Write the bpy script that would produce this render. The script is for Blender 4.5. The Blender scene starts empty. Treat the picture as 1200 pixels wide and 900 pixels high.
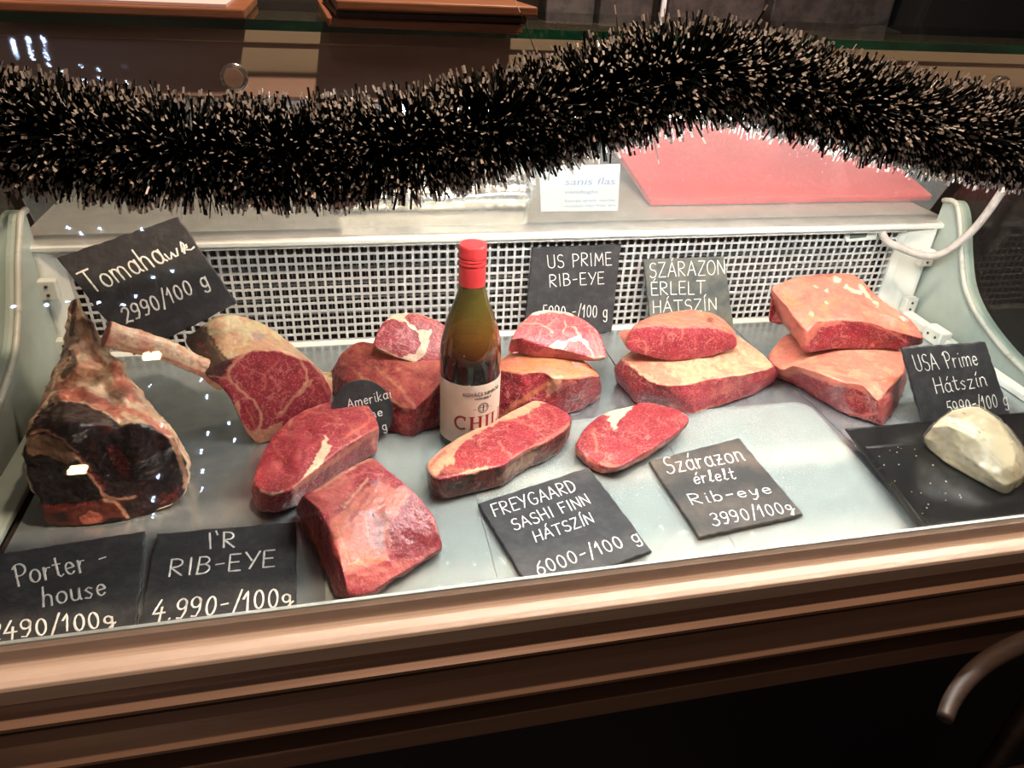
import bpy, bmesh, math, random
import numpy as np
from mathutils import Vector, Matrix, noise
from mathutils.bvhtree import BVHTree

random.seed(7)
rng = np.random.default_rng(7)
SC = bpy.context.scene
COL = SC.collection

# ------------------------------------------------------------------ camera
F_PX = 850.0
CAM = np.array([0.0, -0.495, 0.5355])
AX = np.array([0.97650833, 0.06654723, 0.20494619])     # world X seen from the camera (right, up, forward)
AY = np.array([-0.2094726, 0.51618249, 0.83046786])
AZ = np.array([0.0505243, 0.8538894, -0.51799633])
MW = np.stack([AX, AY, AZ])
cam_d = bpy.data.cameras.new('camera')
cam = bpy.data.objects.new('camera', cam_d)
COL.objects.link(cam)
cam_d.sensor_width = 36.0
cam_d.sensor_fit = 'HORIZONTAL'
cam_d.lens = F_PX / 1200 * 36.0
cam_d.clip_start = 0.01
rgt, upv, fwd = MW[:, 0], MW[:, 1], MW[:, 2]
cam.matrix_world = Matrix(((rgt[0], upv[0], -fwd[0], CAM[0]),
                           (rgt[1], upv[1], -fwd[1], CAM[1]),
                           (rgt[2], upv[2], -fwd[2], CAM[2]), (0, 0, 0, 1)))
SC.camera = cam

# ------------------------------------------------------------------ light, exposure
SC.view_settings.view_transform = 'Standard'
SC.view_settings.look = 'None'
SC.view_settings.gamma = 1.0
SC.view_settings.use_curve_mapping = False
SC.view_settings.exposure = 0.85
SC.cycles.sample_clamp_indirect = 0.0
world = bpy.data.worlds.new('dim_room_air')
SC.world = world
world.use_nodes = True
world.node_tree.nodes['Background'].inputs[0].default_value = (0.5, 0.33, 0.24, 1)
world.node_tree.nodes['Background'].inputs[1].default_value = 0.11


def area(name, loc, target, sx, sy, power, color):
    d = bpy.data.lights.new(name, 'AREA')
    d.shape = 'RECTANGLE'
    d.size, d.size_y, d.energy, d.color = sx, sy, power, color
    o = bpy.data.objects.new(name, d)
    COL.objects.link(o)
    o.location = loc
    o.rotation_euler = (Vector(target) - Vector(loc)).to_track_quat('-Z', 'Y').to_euler()
    return o


def spot(name, loc, target, power, color, angle=60, blend=.6, size=.03):
    d = bpy.data.lights.new(name, 'SPOT')
    d.energy, d.color, d.spot_size, d.spot_blend, d.shadow_soft_size = power, color, math.radians(angle), blend, size
    o = bpy.data.objects.new(name, d)
    COL.objects.link(o)
    o.location = loc
    o.rotation_euler = (Vector(target) - Vector(loc)).to_track_quat('-Z', 'Y').to_euler()
    return o


# the tube under the canopy of the case (its fitting is built with the case below)
# (it is the lamp_tube part of the counter, which gives off the light itself)
TUBE_Y, TUBE_POWER = 0.150, 105.0
# warm ceiling spots of the shop
spot('ceiling_spot_front', (0.30, -0.115, 1.85), (0.28, -0.06, 0.0), 95, (1.0, 0.74, 0.54), 95, .8, .03)
spot('ceiling_spot_back', (0.45, 0.70, 1.85), (0.35, 0.62, 0.2), 32, (1.0, 0.76, 0.56), 110, .8, .04)


# ------------------------------------------------------------------ pixel helpers (used only to measure the place from the photo)
def ray(px, py):
    return MW @ np.array([px - 600.0, 450.0 - py, F_PX]) / F_PX


def PZ(px, py, z=0.0):
    r = ray(px, py)
    return CAM + r * ((z - CAM[2]) / r[2])


def PY(px, py, y, k=0.0):
    """meets the plane Y = y + k*Z"""
    r = ray(px, py)
    t = (y + k * CAM[2] - CAM[1]) / (r[1] - k * r[2])
    return CAM + r * t


def PX(px, py, x):
    r = ray(px, py)
    return CAM + r * ((x - CAM[0]) / r[0])


def PP(px, py, p0, nrm):
    r = ray(px, py)
    t = np.dot(np.asarray(p0) - CAM, nrm) / np.dot(r, nrm)
    return CAM + r * t


def AT(px, py, depth):
    return CAM + ray(px, py) * depth


def to_px(P):
    c = (P - CAM) @ MW
    return 600 + F_PX * c[:, 0] / c[:, 2], 450 - F_PX * c[:, 1] / c[:, 2]


# ------------------------------------------------------------------ materials
def lin(c):
    if isinstance(c, str):
        c = tuple(int(c[i:i + 2], 16) for i in (0, 2, 4))
    v = np.array(c, float) / 255.0
    return np.where(v <= .04045, v / 12.92, ((v + .055) / 1.055) ** 2.4)


def rgba(c):
    return (*[float(x) for x in lin(c)], 1.0)


def new_mat(name):
    m = bpy.data.materials.new(name)
    m.use_nodes = True
    nt = m.node_tree
    return m, nt, nt.nodes['Principled BSDF'], nt.nodes['Material Output']


def mat(name, c, rough=.5, metal=0.0, c2=None, scale=20.0, bump=0.0, bscale=200.0, spec=.5, stretch=None, coat=0.0, thr=(.35, .65), emit=0.0):
    m, nt, b, out = new_mat(name)
    b.inputs['Roughness'].default_value = rough
    b.inputs['Metallic'].default_value = metal
    b.inputs['Specular IOR Level'].default_value = spec
    b.inputs['Coat Weight'].default_value = coat
    b.inputs['Base Color'].default_value = rgba(c)
    tc = nt.nodes.new('ShaderNodeTexCoord')
    src = tc.outputs['Object']
    if stretch:
        mp = nt.nodes.new('ShaderNodeMapping')
        mp.inputs['Scale'].default_value = stretch
        nt.links.new(src, mp.inputs['Vector'])
        src = mp.outputs['Vector']
    if c2 is not None:
        n = nt.nodes.new('ShaderNodeTexNoise')
        n.inputs['Scale'].default_value = scale
        n.inputs['Detail'].default_value = 6
        n.inputs['Roughness'].default_value = .65
        r = nt.nodes.new('ShaderNodeValToRGB')
        r.color_ramp.elements[0].position, r.color_ramp.elements[1].position = thr
        r.color_ramp.elements[0].color, r.color_ramp.elements[1].color = rgba(c), rgba(c2)
        nt.links.new(src, n.inputs['Vector'])
        nt.links.new(n.outputs['Fac'], r.inputs['Fac'])
        nt.links.new(r.outputs['Color'], b.inputs['Base Color'])
    if bump:
        n2 = nt.nodes.new('ShaderNodeTexNoise')
        n2.inputs['Scale'].default_value = bscale
        n2.inputs['Detail'].default_value = 5
        bp = nt.nodes.new('ShaderNodeBump')
        bp.inputs['Strength'].default_value = bump
        bp.inputs['Distance'].default_value = .002
        nt.links.new(src, n2.inputs['Vector'])
        nt.links.new(n2.outputs['Fac'], bp.inputs['Height'])
        nt.links.new(bp.outputs['Normal'], b.inputs['Normal'])
    if emit:
        b.inputs['Emission Color'].default_value = rgba(c)
        b.inputs['Emission Strength'].default_value = emit
    return m


def thin_glass(name, tint=(1, 1, 1), refl=1.0, rough=0.0, haze=0.0):
    """a pane: lets light straight through and mirrors by Fresnel"""
    m, nt, b, out = new_mat(name)
    nt.nodes.remove(b)
    t = nt.nodes.new('ShaderNodeBsdfTransparent')
    t.inputs['Color'].default_value = (*tint, 1)
    g = nt.nodes.new('ShaderNodeBsdfGlossy')
    g.inputs['Roughness'].default_value = rough
    # Schlick's reflectance from the viewing slope, the same from either face of the pane
    fr = nt.nodes.new('ShaderNodeLayerWeight')
    fr.inputs['Blend'].default_value = .5
    pw = nt.nodes.new('ShaderNodeMath')
    pw.operation = 'POWER'
    pw.inputs[1].default_value = 5
    ad = nt.nodes.new('ShaderNodeMath')
    ad.operation = 'MULTIPLY_ADD'
    ad.inputs[1].default_value = .96
    ad.inputs[2].default_value = .04
    mul = nt.nodes.new('ShaderNodeMath')
    mul.operation = 'MULTIPLY'
    mul.inputs[1].default_value = refl
    mx = nt.nodes.new('ShaderNodeMixShader')
    nt.links.new(fr.outputs['Facing'], pw.inputs[0])
    nt.links.new(pw.outputs[0], ad.inputs[0])
    nt.links.new(ad.outputs[0], mul.inputs[0])
    nt.links.new(mul.outputs[0], mx.inputs['Fac'])
    nt.links.new(t.outputs[0], mx.inputs[1])
    nt.links.new(g.outputs[0], mx.inputs[2])
    last = mx
    if haze:
        d = nt.nodes.new('ShaderNodeBsdfDiffuse')
        d.inputs['Color'].default_value = (.75, .75, .72, 1)
        m2 = nt.nodes.new('ShaderNodeMixShader')
        m2.inputs['Fac'].default_value = haze
        nt.links.new(mx.outputs[0], m2.inputs[1])
        nt.links.new(d.outputs[0], m2.inputs[2])
        last = m2
    nt.links.new(last.outputs[0], out.inputs['Surface'])
    return m


def wood(name, c, c2, rough=.4, axis=0, scale=14):
    st = [1, 1, 1]
    st[axis] = .08
    return mat(name, c, rough, 0, c2, scale * 6, .15, 300, stretch=tuple(st), thr=(.3, .7))


M = dict(
    deck=mat('brushed_deck_metal', (164, 175, 177), .24, .75, (196, 205, 206), 34, .05, 500, thr=(.3, .75)),
    sheet=thin_glass('clear_sheet', (.88, .94, .92), .35, .15, .20),
    white=mat('off_white_enamel', (208, 209, 200), .35, 0, (190, 193, 184), 12, .05, 90),
    pale=mat('pale_green_enamel', (164, 175, 166), .38, 0, (144, 157, 148), 9, .05, 60),
    trim=mat('grey_white_trim', (160, 162, 152), .4, 0, (100, 92, 78), 40, thr=(.55, .8)),
    grill=mat('white_perforated_metal', (184, 184, 181), .4, 0, (170, 169, 167), 30),
    void=mat('hollow_shade_black', (16, 16, 18), .8),  # shade of the hollow behind the grille, put into the colour
    fin=mat('dull_fin_metal', (120, 122, 120), .5, .3),
    steel=mat('stainless_shelf', (196, 196, 190), .28, .5, (176, 176, 170), 30, .04, 300),
    fascia=mat('room_tinted_fascia', (178, 148, 132), .34, .25, (154, 124, 108), 16, .08, 120, stretch=(.2, 1, 1)),  # brown of the mirrored warm room is put into the metal's base colour
    fascia_dark=mat('dark_canopy_metal', (60, 52, 48), .5, .3),
    sill=mat('bronze_sill_metal', (192, 170, 154), .58, .0, (172, 150, 134), 30, .05, 300, stretch=(.05, 1, 1)),
    slat=mat('bronze_slat_metal', (134, 104, 86), .45, .25, (112, 86, 70), 30, .05, 300, stretch=(.05, 1, 1)),
    base=mat('black_base_panel', (14, 13, 20), .55),
    floor=mat('dark_floor', (16, 11, 10), .6, 0, (11, 8, 7), 12),
    wall=mat('dark_plaster', (70, 58, 52), .8, 0, (48, 40, 38), 8, .2, 30),
    pane=thin_glass('front_pane', (.985, .99, .985), .8, .02),
    pane_side=thin_glass('side_pane', (.90, .93, .92), .8),
    pane_rear=thin_glass('rear_pane', (.95, .97, .96), .7, .02, .11),
    edge=mat('green_glass_edge', (24, 84, 58), .12, 0, (10, 40, 30), 25, coat=.6, stretch=(.3, 1, 1)),
    top=thin_glass('top_pane', (.72, .80, .76), 1.0),
    chrome=mat('satin_chrome', (200, 196, 190), .18, 1.0),
    slate=mat('black_slate', (44, 44, 46), .62, 0, (74, 73, 72), 60, .35, 160, thr=(.45, .85)),
    slate_grey=mat('worn_grey_slate', (74, 80, 78), .65, 0, (132, 128, 112), 22, .35, 140, thr=(.4, .8)),
    slate_brown=mat('dusty_slate', (58, 56, 54), .65, 0, (104, 92, 80), 26, .35, 140, thr=(.42, .8)),
    chalk=mat('white_chalk_paint', (236, 233, 224), .9),
    tray=mat('black_tray_plastic', (20, 19, 20), .22, 0, (30, 29, 28), 60, .04, 400),
    tinsel=mat('black_tinsel_foil', (20, 25, 23), .28, .5),
    tinsel_tip=mat('silver_tinsel_tip', (176, 160, 150), .4, .0),
    wire=mat('dark_wire', (20, 20, 20), .5),
    cap_red=mat('red_screw_cap', (186, 50, 50), .32, .1, (176, 42, 44), 30),
    label=mat('cream_label_paper', (226, 204, 182), .7, 0, (214, 190, 168), 50, .15, 120),
    label_ink=mat('grey_label_ink', (74, 66, 60), .7),
    label_red=mat('dark_red_label_ink', (140, 26, 30), .6),
    bottle=None, wine=None,
    menu_wood=wood('reddish_menu_wood', (142, 92, 64), (104, 62, 40), .38),
    menu_dark=wood('dark_menu_wood', (58, 34, 24), (40, 24, 18), .4),
    menu_paper=mat('mauve_menu_paper', (196, 170, 172), .8),
    red_board=mat('red_cutting_board', (206, 52, 60), .5, 0, (190, 44, 54), 20, .08, 200),
    foil=mat('crumpled_foil', (214, 212, 206), .22, .9, None, 10, .5, 90),
    paper=mat('white_paper', (226, 228, 230), .8),
    ink_blue=mat('faded_blue_ink', (150, 168, 200), .8),
    bag=mat('grey_patterned_paper', (78, 70, 66), .8, 0, (52, 46, 44), 26, .2, 60, thr=(.42, .6)),
    tissue=mat('crumpled_grey_tissue', (120, 112, 112), .8, 0, (100, 92, 92), 30, .6, 60),
    blackbox=mat('black_cloth', (12, 11, 12), .9),
    chair=wood('worn_chair_wood', (62, 48, 40), (44, 33, 27), .5),
    leather=mat('dark_brown_leather', (44, 24, 20), .5, 0, (34, 18, 16), 30, .2, 120),
    cheese=mat('pale_cheese', (222, 208, 172), .35, 0, (206, 188, 148), 28, .12, 70),
    film=thin_glass('cling_film', (.98, .98, .97), 1.3, .10, .03),
    herb=mat('dark_herb_fleck', (98, 92, 66), .7),
    lcd=mat('grey_lcd', (92, 100, 94), .25),
    cable=mat('grey_plastic_tube', (176, 170, 164), .45, 0, (150, 144, 138), 50),
    bulb=mat('warm_bulb', (255, 214, 160), .4, emit=60.0),
    led=mat('cool_led', (190, 215, 255), .4, emit=120.0),
    tube=mat('white_lamp_tube', (250, 250, 250), .4, emit=TUBE_POWER),
)


_m = M['tinsel_tip']
_nt = _m.node_tree
_b = _nt.nodes['Principled BSDF']
_tr = _nt.nodes.new('ShaderNodeBsdfTranslucent')
_tr.inputs['Color'].default_value = rgba((215, 208, 200))
_mx = _nt.nodes.new('ShaderNodeMixShader')
_mx.inputs['Fac'].default_value = .4
_nt.links.new(_b.outputs[0], _mx.inputs[1])
_nt.links.new(_tr.outputs[0], _mx.inputs[2])
_nt.links.new(_mx.outputs[0], _nt.nodes['Material Output'].inputs['Surface'])


# ------------------------------------------------------------------ object helpers
def link(o, parent=None):
    COL.objects.link(o)
    if parent is not None:
        o.parent = parent
        if parent.type == 'EMPTY' or True:
            o.matrix_parent_inverse = parent.matrix_world.inverted() if False else Matrix.Translation(-Vector(parent_loc(parent)))
    return o


_LOC = {}


def parent_loc(p):
    return _LOC.get(p.name, (0, 0, 0))


def tag(o, label, cat, group=None, kind=None):
    o['label'] = label
    if cat:
        o['category'] = cat
    if group:
        o['group'] = group
    if kind:
        o['kind'] = kind
    return o


def thing(name, label, cat, loc=(0, 0, 0), group=None):
    """an Empty at the thing's base; children keep world coordinates"""
    o = bpy.data.objects.new(name, None)
    o.empty_display_size = .02
    COL.objects.link(o)
    o.location = tuple(float(v) for v in loc)
    _LOC[o.name] = tuple(float(v) for v in loc)
    return tag(o, label, cat, group)


def obj(name, verts, faces, m, parent=None, smooth=False, mats=None, midx=None):
    me = bpy.data.meshes.new(name)
    me.from_pydata([tuple(map(float, v)) for v in verts], [], [tuple(map(int, f)) for f in faces])
    for mm in (mats or [m]):
        me.materials.append(mm)
    if midx is not None:
        me.polygons.foreach_set('material_index', np.asarray(midx, dtype=np.int32))
    if smooth:
        me.polygons.foreach_set('use_smooth', np.ones(len(me.polygons), dtype=bool))
    me.update()
    o = bpy.data.objects.new(name, me)
    link(o, parent)
    return o


class MB:
    """collects simple solids and links them as one mesh"""
    def __init__(self):
        self.v, self.f, self.mi = [], [], []

    def add(self, v, f, mi=0):
        o = len(self.v)
        self.v += [tuple(map(float, p)) for p in v]
        self.f += [tuple(int(i) + o for i in q) for q in f]
        self.mi += [mi] * len(f)

    def box(self, x0, x1, y0, y1, z0, z1, mi=0):
        v = [(x, y, z) for z in (z0, z1) for x, y in ((x0, y0), (x1, y0), (x1, y1), (x0, y1))]
        self.add(v, [(3, 2, 1, 0), (4, 5, 6, 7), (0, 1, 5, 4), (1, 2, 6, 5), (2, 3, 7, 6), (3, 0, 4, 7)], mi)

    def extrude_x(self, prof, x0, x1, mi=0):
        n = len(prof)
        v = [(x0, y, z) for y, z in prof] + [(x1, y, z) for y, z in prof]
        f = [(i, (i + 1) % n, n + (i + 1) % n, n + i) for i in range(n)] + [tuple(range(n))[::-1], tuple(range(n, 2 * n))]
        self.add(v, f, mi)

    def prism(self, poly, off, mi=0):
        """polygon of 3-D points swept by vector off"""
        n = len(poly)
        P = [np.asarray(p, float) for p in poly]
        Q = [p + np.asarray(off) for p in P]
        f = [tuple(range(n)), tuple(range(n, 2 * n))[::-1]] + [(i, n + i, n + (i + 1) % n, (i + 1) % n) for i in range(n)]
        self.add(P + Q, f, mi)

    def tube(self, pts, rad, seg=10, mi=0, caps=True):
        P = np.asarray(pts, float)
        n = len(P)
        R = np.broadcast_to(np.asarray(rad, float), (n,))
        T = np.gradient(P, axis=0)
        T /= np.linalg.norm(T, axis=1)[:, None] + 1e-12
        ref = np.array([0, 0, 1.0]) if abs(T[0][2]) < .9 else np.array([1.0, 0, 0])
        v = []
        for i in range(n):
            a = ref - T[i] * np.dot(ref, T[i])
            a /= np.linalg.norm(a) + 1e-12
            ref = a
            b = np.cross(T[i], a)
            for k in range(seg):
                th = 2 * math.pi * k / seg
                v.append(P[i] + R[i] * (math.cos(th) * a + math.sin(th) * b))
        f = [(i * seg + k, i * seg + (k + 1) % seg, (i + 1) * seg + (k + 1) % seg, (i + 1) * seg + k) for i in range(n - 1) for k in range(seg)]
        if caps:
            f += [tuple(range(seg))[::-1], tuple(range((n - 1) * seg, n * seg))]
        self.add(v, f, mi)

    def lathe(self, prof, c, seg=48, mi=0):
        """profile (r, z) turned about the vertical through c"""
        v, f = [], []
        for r, z in prof:
            for k in range(seg):
                a = 2 * math.pi * k / seg
                v.append((c[0] + r * math.cos(a), c[1] + r * math.sin(a), c[2] + z))
        for i in range(len(prof) - 1):
            for k in range(seg):
                f.append((i * seg + k, i * seg + (k + 1) % seg, (i + 1) * seg + (k + 1) % seg, (i + 1) * seg + k))
        f.append(tuple(range(seg))[::-1])
        f.append(tuple(range((len(prof) - 1) * seg, len(prof) * seg)))
        self.add(v, f, mi)

    def build(self, name, m, parent=None, smooth=False, bevel=0.0, seg=2, auto=False):
        ms = m if isinstance(m, (list, tuple)) else [m]
        o = obj(name, self.v, self.f, None, parent, smooth, ms, self.mi)
        if bevel:
            b = o.modifiers.new('bevel', 'BEVEL')
            b.width, b.segments, b.limit_method, b.angle_limit = bevel, seg, 'ANGLE', math.radians(35)
        return o


def catmull(P, per=8, closed=False):
    P = np.asarray(P, float)
    n = len(P)
    if n < 3 and not closed:
        t = np.linspace(0, 1, per * (n - 1) + 1)[:, None]
        return P[0] * (1 - t) + P[-1] * t
    out = []
    rngs = range(n) if closed else range(n - 1)
    for i in rngs:
        p0 = P[(i - 1) % n] if closed or i > 0 else 2 * P[0] - P[1]
        p1, p2 = P[i], P[(i + 1) % n]
        p3 = P[(i + 2) % n] if closed or i < n - 2 else 2 * P[-1] - P[-2]
        for t in np.linspace(0, 1, per, endpoint=False):
            out.append(.5 * (2 * p1 + (p2 - p0) * t + (2 * p0 - 5 * p1 + 4 * p2 - p3) * t * t + (3 * p1 - p0 - 3 * p2 + p3) * t ** 3))
    if not closed:
        out.append(P[-1])
    return np.array(out)


# ------------------------------------------------------------------ the shop around the case
def structure(name, mb, m):
    o = mb.build(name, M[m])
    o['kind'] = 'structure'
    return o


XL, XR = -0.403, 0.975
mb = MB(); mb.box(-3, 3.5, -3.2, 1.5, -.80, -.75); structure('floor', mb, 'floor')
mb = MB(); mb.box(-3, 3.5, 1.42, 1.5, -.75, 2.3); structure('wall_back', mb, 'wall')

# ------------------------------------------------------------------ the refrigerated counter
case = thing('display_counter', 'refrigerated meat counter with bronze front rails, curved glass and white perforated back', 'display counter', (0.286, 0.2, -.75))

# deck of four metal plates
for i, (a, b) in enumerate(((-.352, .1192), (.1208, .3782), (.3798, .6232), (.6248, .948))):
    mb = MB(); mb.box(a, b, -.030, .517, -.004, 0.0)
    mb.build('deck_plate', M['deck'], case, bevel=.0004)
mb = MB(); mb.box(XL, XR, -.031, .53, -.03, -.006); mb.build('deck_tub', M['fascia_dark'], case)
# grey skirting strip where the deck meets the grille
mb = MB(); mb.extrude_x([(.5095, .0002), (.5165, .0002), (.5165, .005)], -.36, .93); mb.build('deck_upstand', M['white'], case)


# perforated back
def bars():
    mb = MB()
    pit, bar = .01278, .0036
    x0, x1, z0, z1 = -.372, .908, .0, .160
    n = int((x1 - x0) / pit)
    pit_x = (x1 - x0) / n
    for i in range(n + 1):
        x = x0 + i * pit_x
        mb.box(x - bar / 2, x + bar / 2, .518, .5195, z0, z1)
    z = z0 + .004
    while z < z1 - .004:
        mb.box(x0, x1, .5182, .5197, z - bar / 2, z + bar / 2)
        z += .01255
    mb.box(x0, x1, .5175, .520, z1 - .0055, z1)
    # slotted flange turned towards the deck
    for i in range(n + 1):
        x = x0 + i * pit_x
        mb.box(x - bar / 2, x + bar / 2, .505, .518, z1 - .0012, z1)
    mb.box(x0, x1, .503, .507, z1 - .0016, z1 + .0002)
    mb.box(x0, x1, .515, .518, z1 - .0016, z1 + .0002)
    return mb


bars().build('perforated_panel', M['grill'], case)
mb = MB()
for i in range(190):
    x = -.37 + i * .00672
    mb.box(x, x + .0011, .548, .57, .0, .168)
for k in range(7):
    mb.box(-.37, .905, .546, .553, .012 + k * .024, .0145 + k * .024)
mb.build('cooling_fins', M['fin'], case)
mb = MB(); mb.box(XL, XR, .585, .60, -.02, .166); mb.build('hollow_shade_plate', M['void'], case)  # near-black plate behind the fins; its colour stands in for the unlit hollow

# corner strips between grille and end panels, with riveted clips
for s, xg, xe in ((1, .908, .962), (-1, -.372, -.398)):
    mb = MB()
    pts = [(xg, .5195), (xg + s * .012, .5135), (xe, .503), (xe + s * .006, .503), (xe + s * .006, .530), (xg, .530)]
    mb.prism([(x, y, -.004) for x, y in pts], (0, 0, .170))
    cs = mb.build('corner_strip', M['white'], case, bevel=.002)
    for z in (.100, .012):
        mb = MB(); mb.box(xe - .004 * s - .012, xe - .004 * s + .012, .490, .5035, z, z + .028)
        mb.build('clip', M['white'], cs, bevel=.002)
        for dz in (.008, .020):
            mb = MB(); mb.tube([(xe - .004 * s, .4903, z + dz), (xe - .004 * s, .4885, z + dz)], .0022, 8)
            mb.build('rivet', M['fascia_dark'], cs)
# ledge along the foot of the right end panel
mb = MB()
mb.extrude_x([(.20, .0), (.20, .010), (.50, .016), (.50, .0)], .948, .966)
mb.build('end_ledge', M['white'], case, bevel=.002)
mb = MB()
mb.extrude_x([(.10, .0), (.10, .008), (.50, .012), (.50, .0)], -.392, -.358)
mb.build('end_ledge', M['pale'], case, bevel=.002)
mb = MB(); mb.box(.936, .958, .385, .425, .0, .026); c2 = mb.build('end_clip', M['white'], case, bevel=.003)
for y in (.396, .413):
    mb = MB(); mb.tube([(.9365, y, .014), (.9353, y, .014)], .0024, 8)
    mb.build('rivet', M['fascia_dark'], c2)

# end panels: moulded foot with a swept upper edge, piping along it, glass above
prof_r = [(.520, .206), (.498, .210), (.480, .197), (.462, .170), (.444, .138), (.420, .103), (.395, .080), (.362, .061), (.310, .041), (.258, .029), (.15, .016), (.02, .010)]
prof_l = [(.520, .214), (.500, .212), (.478, .192), (.455, .170), (.430, .140), (.400, .108), (.366, .083), (.313, .064), (.24, .045), (.15, .028), (.02, .014)]
glass_prof = [(-.033, .033), (-.0355, .080), (-.0365, .140), (-.034, .200), (-.027, .258), (-.014, .312), (.008, .356), (.036, .393), (.064, .417), (.082, .4300), (.0935, .452), (.1040, .4735)]
gp = catmull([(y, 0, z) for y, z in glass_prof], 12)
for s, X, prof in ((1, XR, prof_r), (-1, XL, prof_l)):
    cur = catmull([(y, 0, z) for y, z in prof], 4)
    mb = MB()
    poly = [(X, p[0], p[2]) for p in cur] + [(X, .02, -.03), (X, .52, -.03)]
    mb.prism(poly, (.022 * s, 0, 0))
    ep = mb.build('end_panel', M['pale'], case)
    mb = MB()
    mb.tube([(X - .001 * s, p[0], p[2]) for p in cur], .0045, 8)
    mb.build('edge_piping', M['trim'], ep, smooth=True)
    mb = MB()
    poly = [(X + .008 * s, p[0] + .002, p[2]) for p in gp] + [(X + .008 * s, .41, .44), (X + .008 * s, .53, .18)] + [(X + .008 * s, p[0], p[2] - .006) for p in cur]
    mb.prism(poly, (.005 * s, 0, 0))
    mb.build('end_pane', M['pane_side'], case)

# curved front pane
v, f = [], []
n = len(gp)
nx = 2
for X in (XL - .005, XR + .005):
    for p in gp:
        v.append((X, p[0], p[2]))
for i in range(n - 1):
    f.append((i, i + 1, n + i + 1, n + i))
fg = obj('front_pane', v, f, M['pane'], case)
sm = fg.modifiers.new('thickness', 'SOLIDIFY')
sm.thickness = .005
sm.offset = -1

# back sliding panes that lean towards the customer
def rear_y(z):
    return .535 - .434 * (z - .175)


for a, b, dy in ((XL + .004, .262, 0), (.258, XR - .004, .007)):
    mb = MB()
    z0, z1 = .1745, .452
    mb.prism([(a, rear_y(z0) + dy, z0), (b, rear_y(z0) + dy, z0), (b, rear_y(z1) + dy, z1), (a, rear_y(z1) + dy, z1)], (0, .004, .0016))
    mb.build('back_pane', M['pane_rear'], case)
# work shelf behind the grille with its rounded white nosing
mb = MB()
pr = [(.505, .1605), (.5035, .164), (.5035, .1695), (.506, .1725), (.512, .1735), (.97, .1735), (.97, .160), (.512, .160)]
mb.extrude_x(pr, XL - .02, XR + .02)
mb.build('work_shelf', M['steel'], case)
mb = MB()
mb.extrude_x([(.5028, .1622), (.5005, .1645), (.5005, .169), (.503, .1712), (.5035, .168), (.5035, .164)], XL, XR)
mb.build('shelf_nosing', M['white'], case)

# canopy with the glass top
mb = MB()
mb.extrude_x([(.1020, .4265), (.0985, .4300), (.1175, .4738), (.262, .4738), (.262, .440), (.20, .4265)], XL - .02, XR + .02)
can = mb.build('canopy', M['fascia'], case)
mb = MB(); mb.extrude_x([(.1112, .4645), (.1150, .4738), (.1190, .4738), (.1150, .4640)], XL - .02, XR + .02)
mb.build('canopy_rail', M['fascia'], can, bevel=.0008)
for px, py in ((275, 90), (1168, 102)):
    c = PY(px, py, .0895)
    mb = MB()
    mb.tube([c + [0, .001, 0], c + [0, -.005, 0], c + [0, -.0065, 0]], [.0098, .0098, .0075], 28)
    cap_o = mb.build('screw_cap', M['chrome'], case, smooth=False, bevel=.0005)
    mb = MB(); mb.tube([c + [0, -.0064, 0], c + [0, -.0072, 0]], .0066, 24); mb.build('cap_face', M['fascia'], cap_o)
mb = MB(); mb.box(-.02, .96, TUBE_Y - .025, TUBE_Y + .025, .420, .428); lf = mb.build('lamp_fitting', M['white'], case, bevel=.002)
mb = MB(); mb.tube([(0.05, TUBE_Y, .4125), (.91, TUBE_Y, .4125)], .0055, 12); mb.build('lamp_tube', M['tube'], lf, smooth=True)
mb = MB(); mb.box(XL - .03, XR + .03, .100, .267, .4742, .4812)
tp = mb.build('glass_top', M['top'], case, bevel=.0006)
mb = MB(); mb.box(XL - .03, XR + .03, .0988, .1000, .4743, .4811); mb.build('polished_edge', M['edge'], tp)

# front rails
prof_sill = [(-.030, .0318), (-.0335, .0325), (-.0365, .0290), (-.0385, .0165), (-.041, .0145), (-.052, .0120), (-.0565, .0095), (-.0575, .006), (-.056, -.004), (-.051, -.018), (-.049, -.019), (-.030, -.019)]
mb = MB(); mb.extrude_x(prof_sill, XL - .035, XR + .035); mb.build('sill_rail', M['sill'], case, bevel=.0008)
mb = MB(); mb.extrude_x([(-.0302, .030), (-.0302, .0345), (-.0336, .0345), (-.0336, .030)], XL - .01, XR + .01); mb.build('pane_gasket', M['white'], case)


def slat(y0, z0, z1, lip):
    p = [(y0 + .0015, z0 + .0012), (y0, z0)]
    for k in range(9):
        t = k / 8
        p.append((y0 - .002 * t - lip * max(0, (t - .35) / .65) ** 1.5, z0 + (z1 - z0) * t))
    p += [(y0 - lip - .002, z1 - .004), (-.034, z1 - .004), (-.034, z0 + .0012)]
    return p


for y0, z0, z1, lip in ((-.0505, -.0200, -.0335, .010), (-.0515, -.0585, -.0905, .011)):
    mb = MB(); mb.extrude_x(slat(y0, z0, z1, lip), XL - .035, XR + .035); mb.build('front_rail', M['slat'], case)
mb = MB(); mb.extrude_x([(-.0545, -.134), (-.056, -.1355), (-.058, -.156), (-.030, -.168), (-.030, -.134)], XL - .035, XR + .035); mb.build('front_rail', M['slat'], case)
mb = MB(); mb.box(XL - .03, XR + .03, -.031, .55, -.75, -.031); mb.build('base_panel', M['base'], case)

# ------------------------------------------------------------------ things fixed to or lying in the case
# grey tube at the right corner
pts = catmull([(.862, .506, .158), (.872, .497, .145), (.893, .485, .137), (.917, .470, .131), (.938, .455, .135), (.952, .445, .152), (.965, .43, .19), (.968, .415, .240), (.966, .40, .30), (.962, .39, .40)], 8)
mb = MB(); mb.tube(pts, .0062, 12)
tag(mb.build('drain_tube', M['cable'], smooth=True), 'grey bent plastic tube rising from the grille corner at the right end', 'tube')

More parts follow.
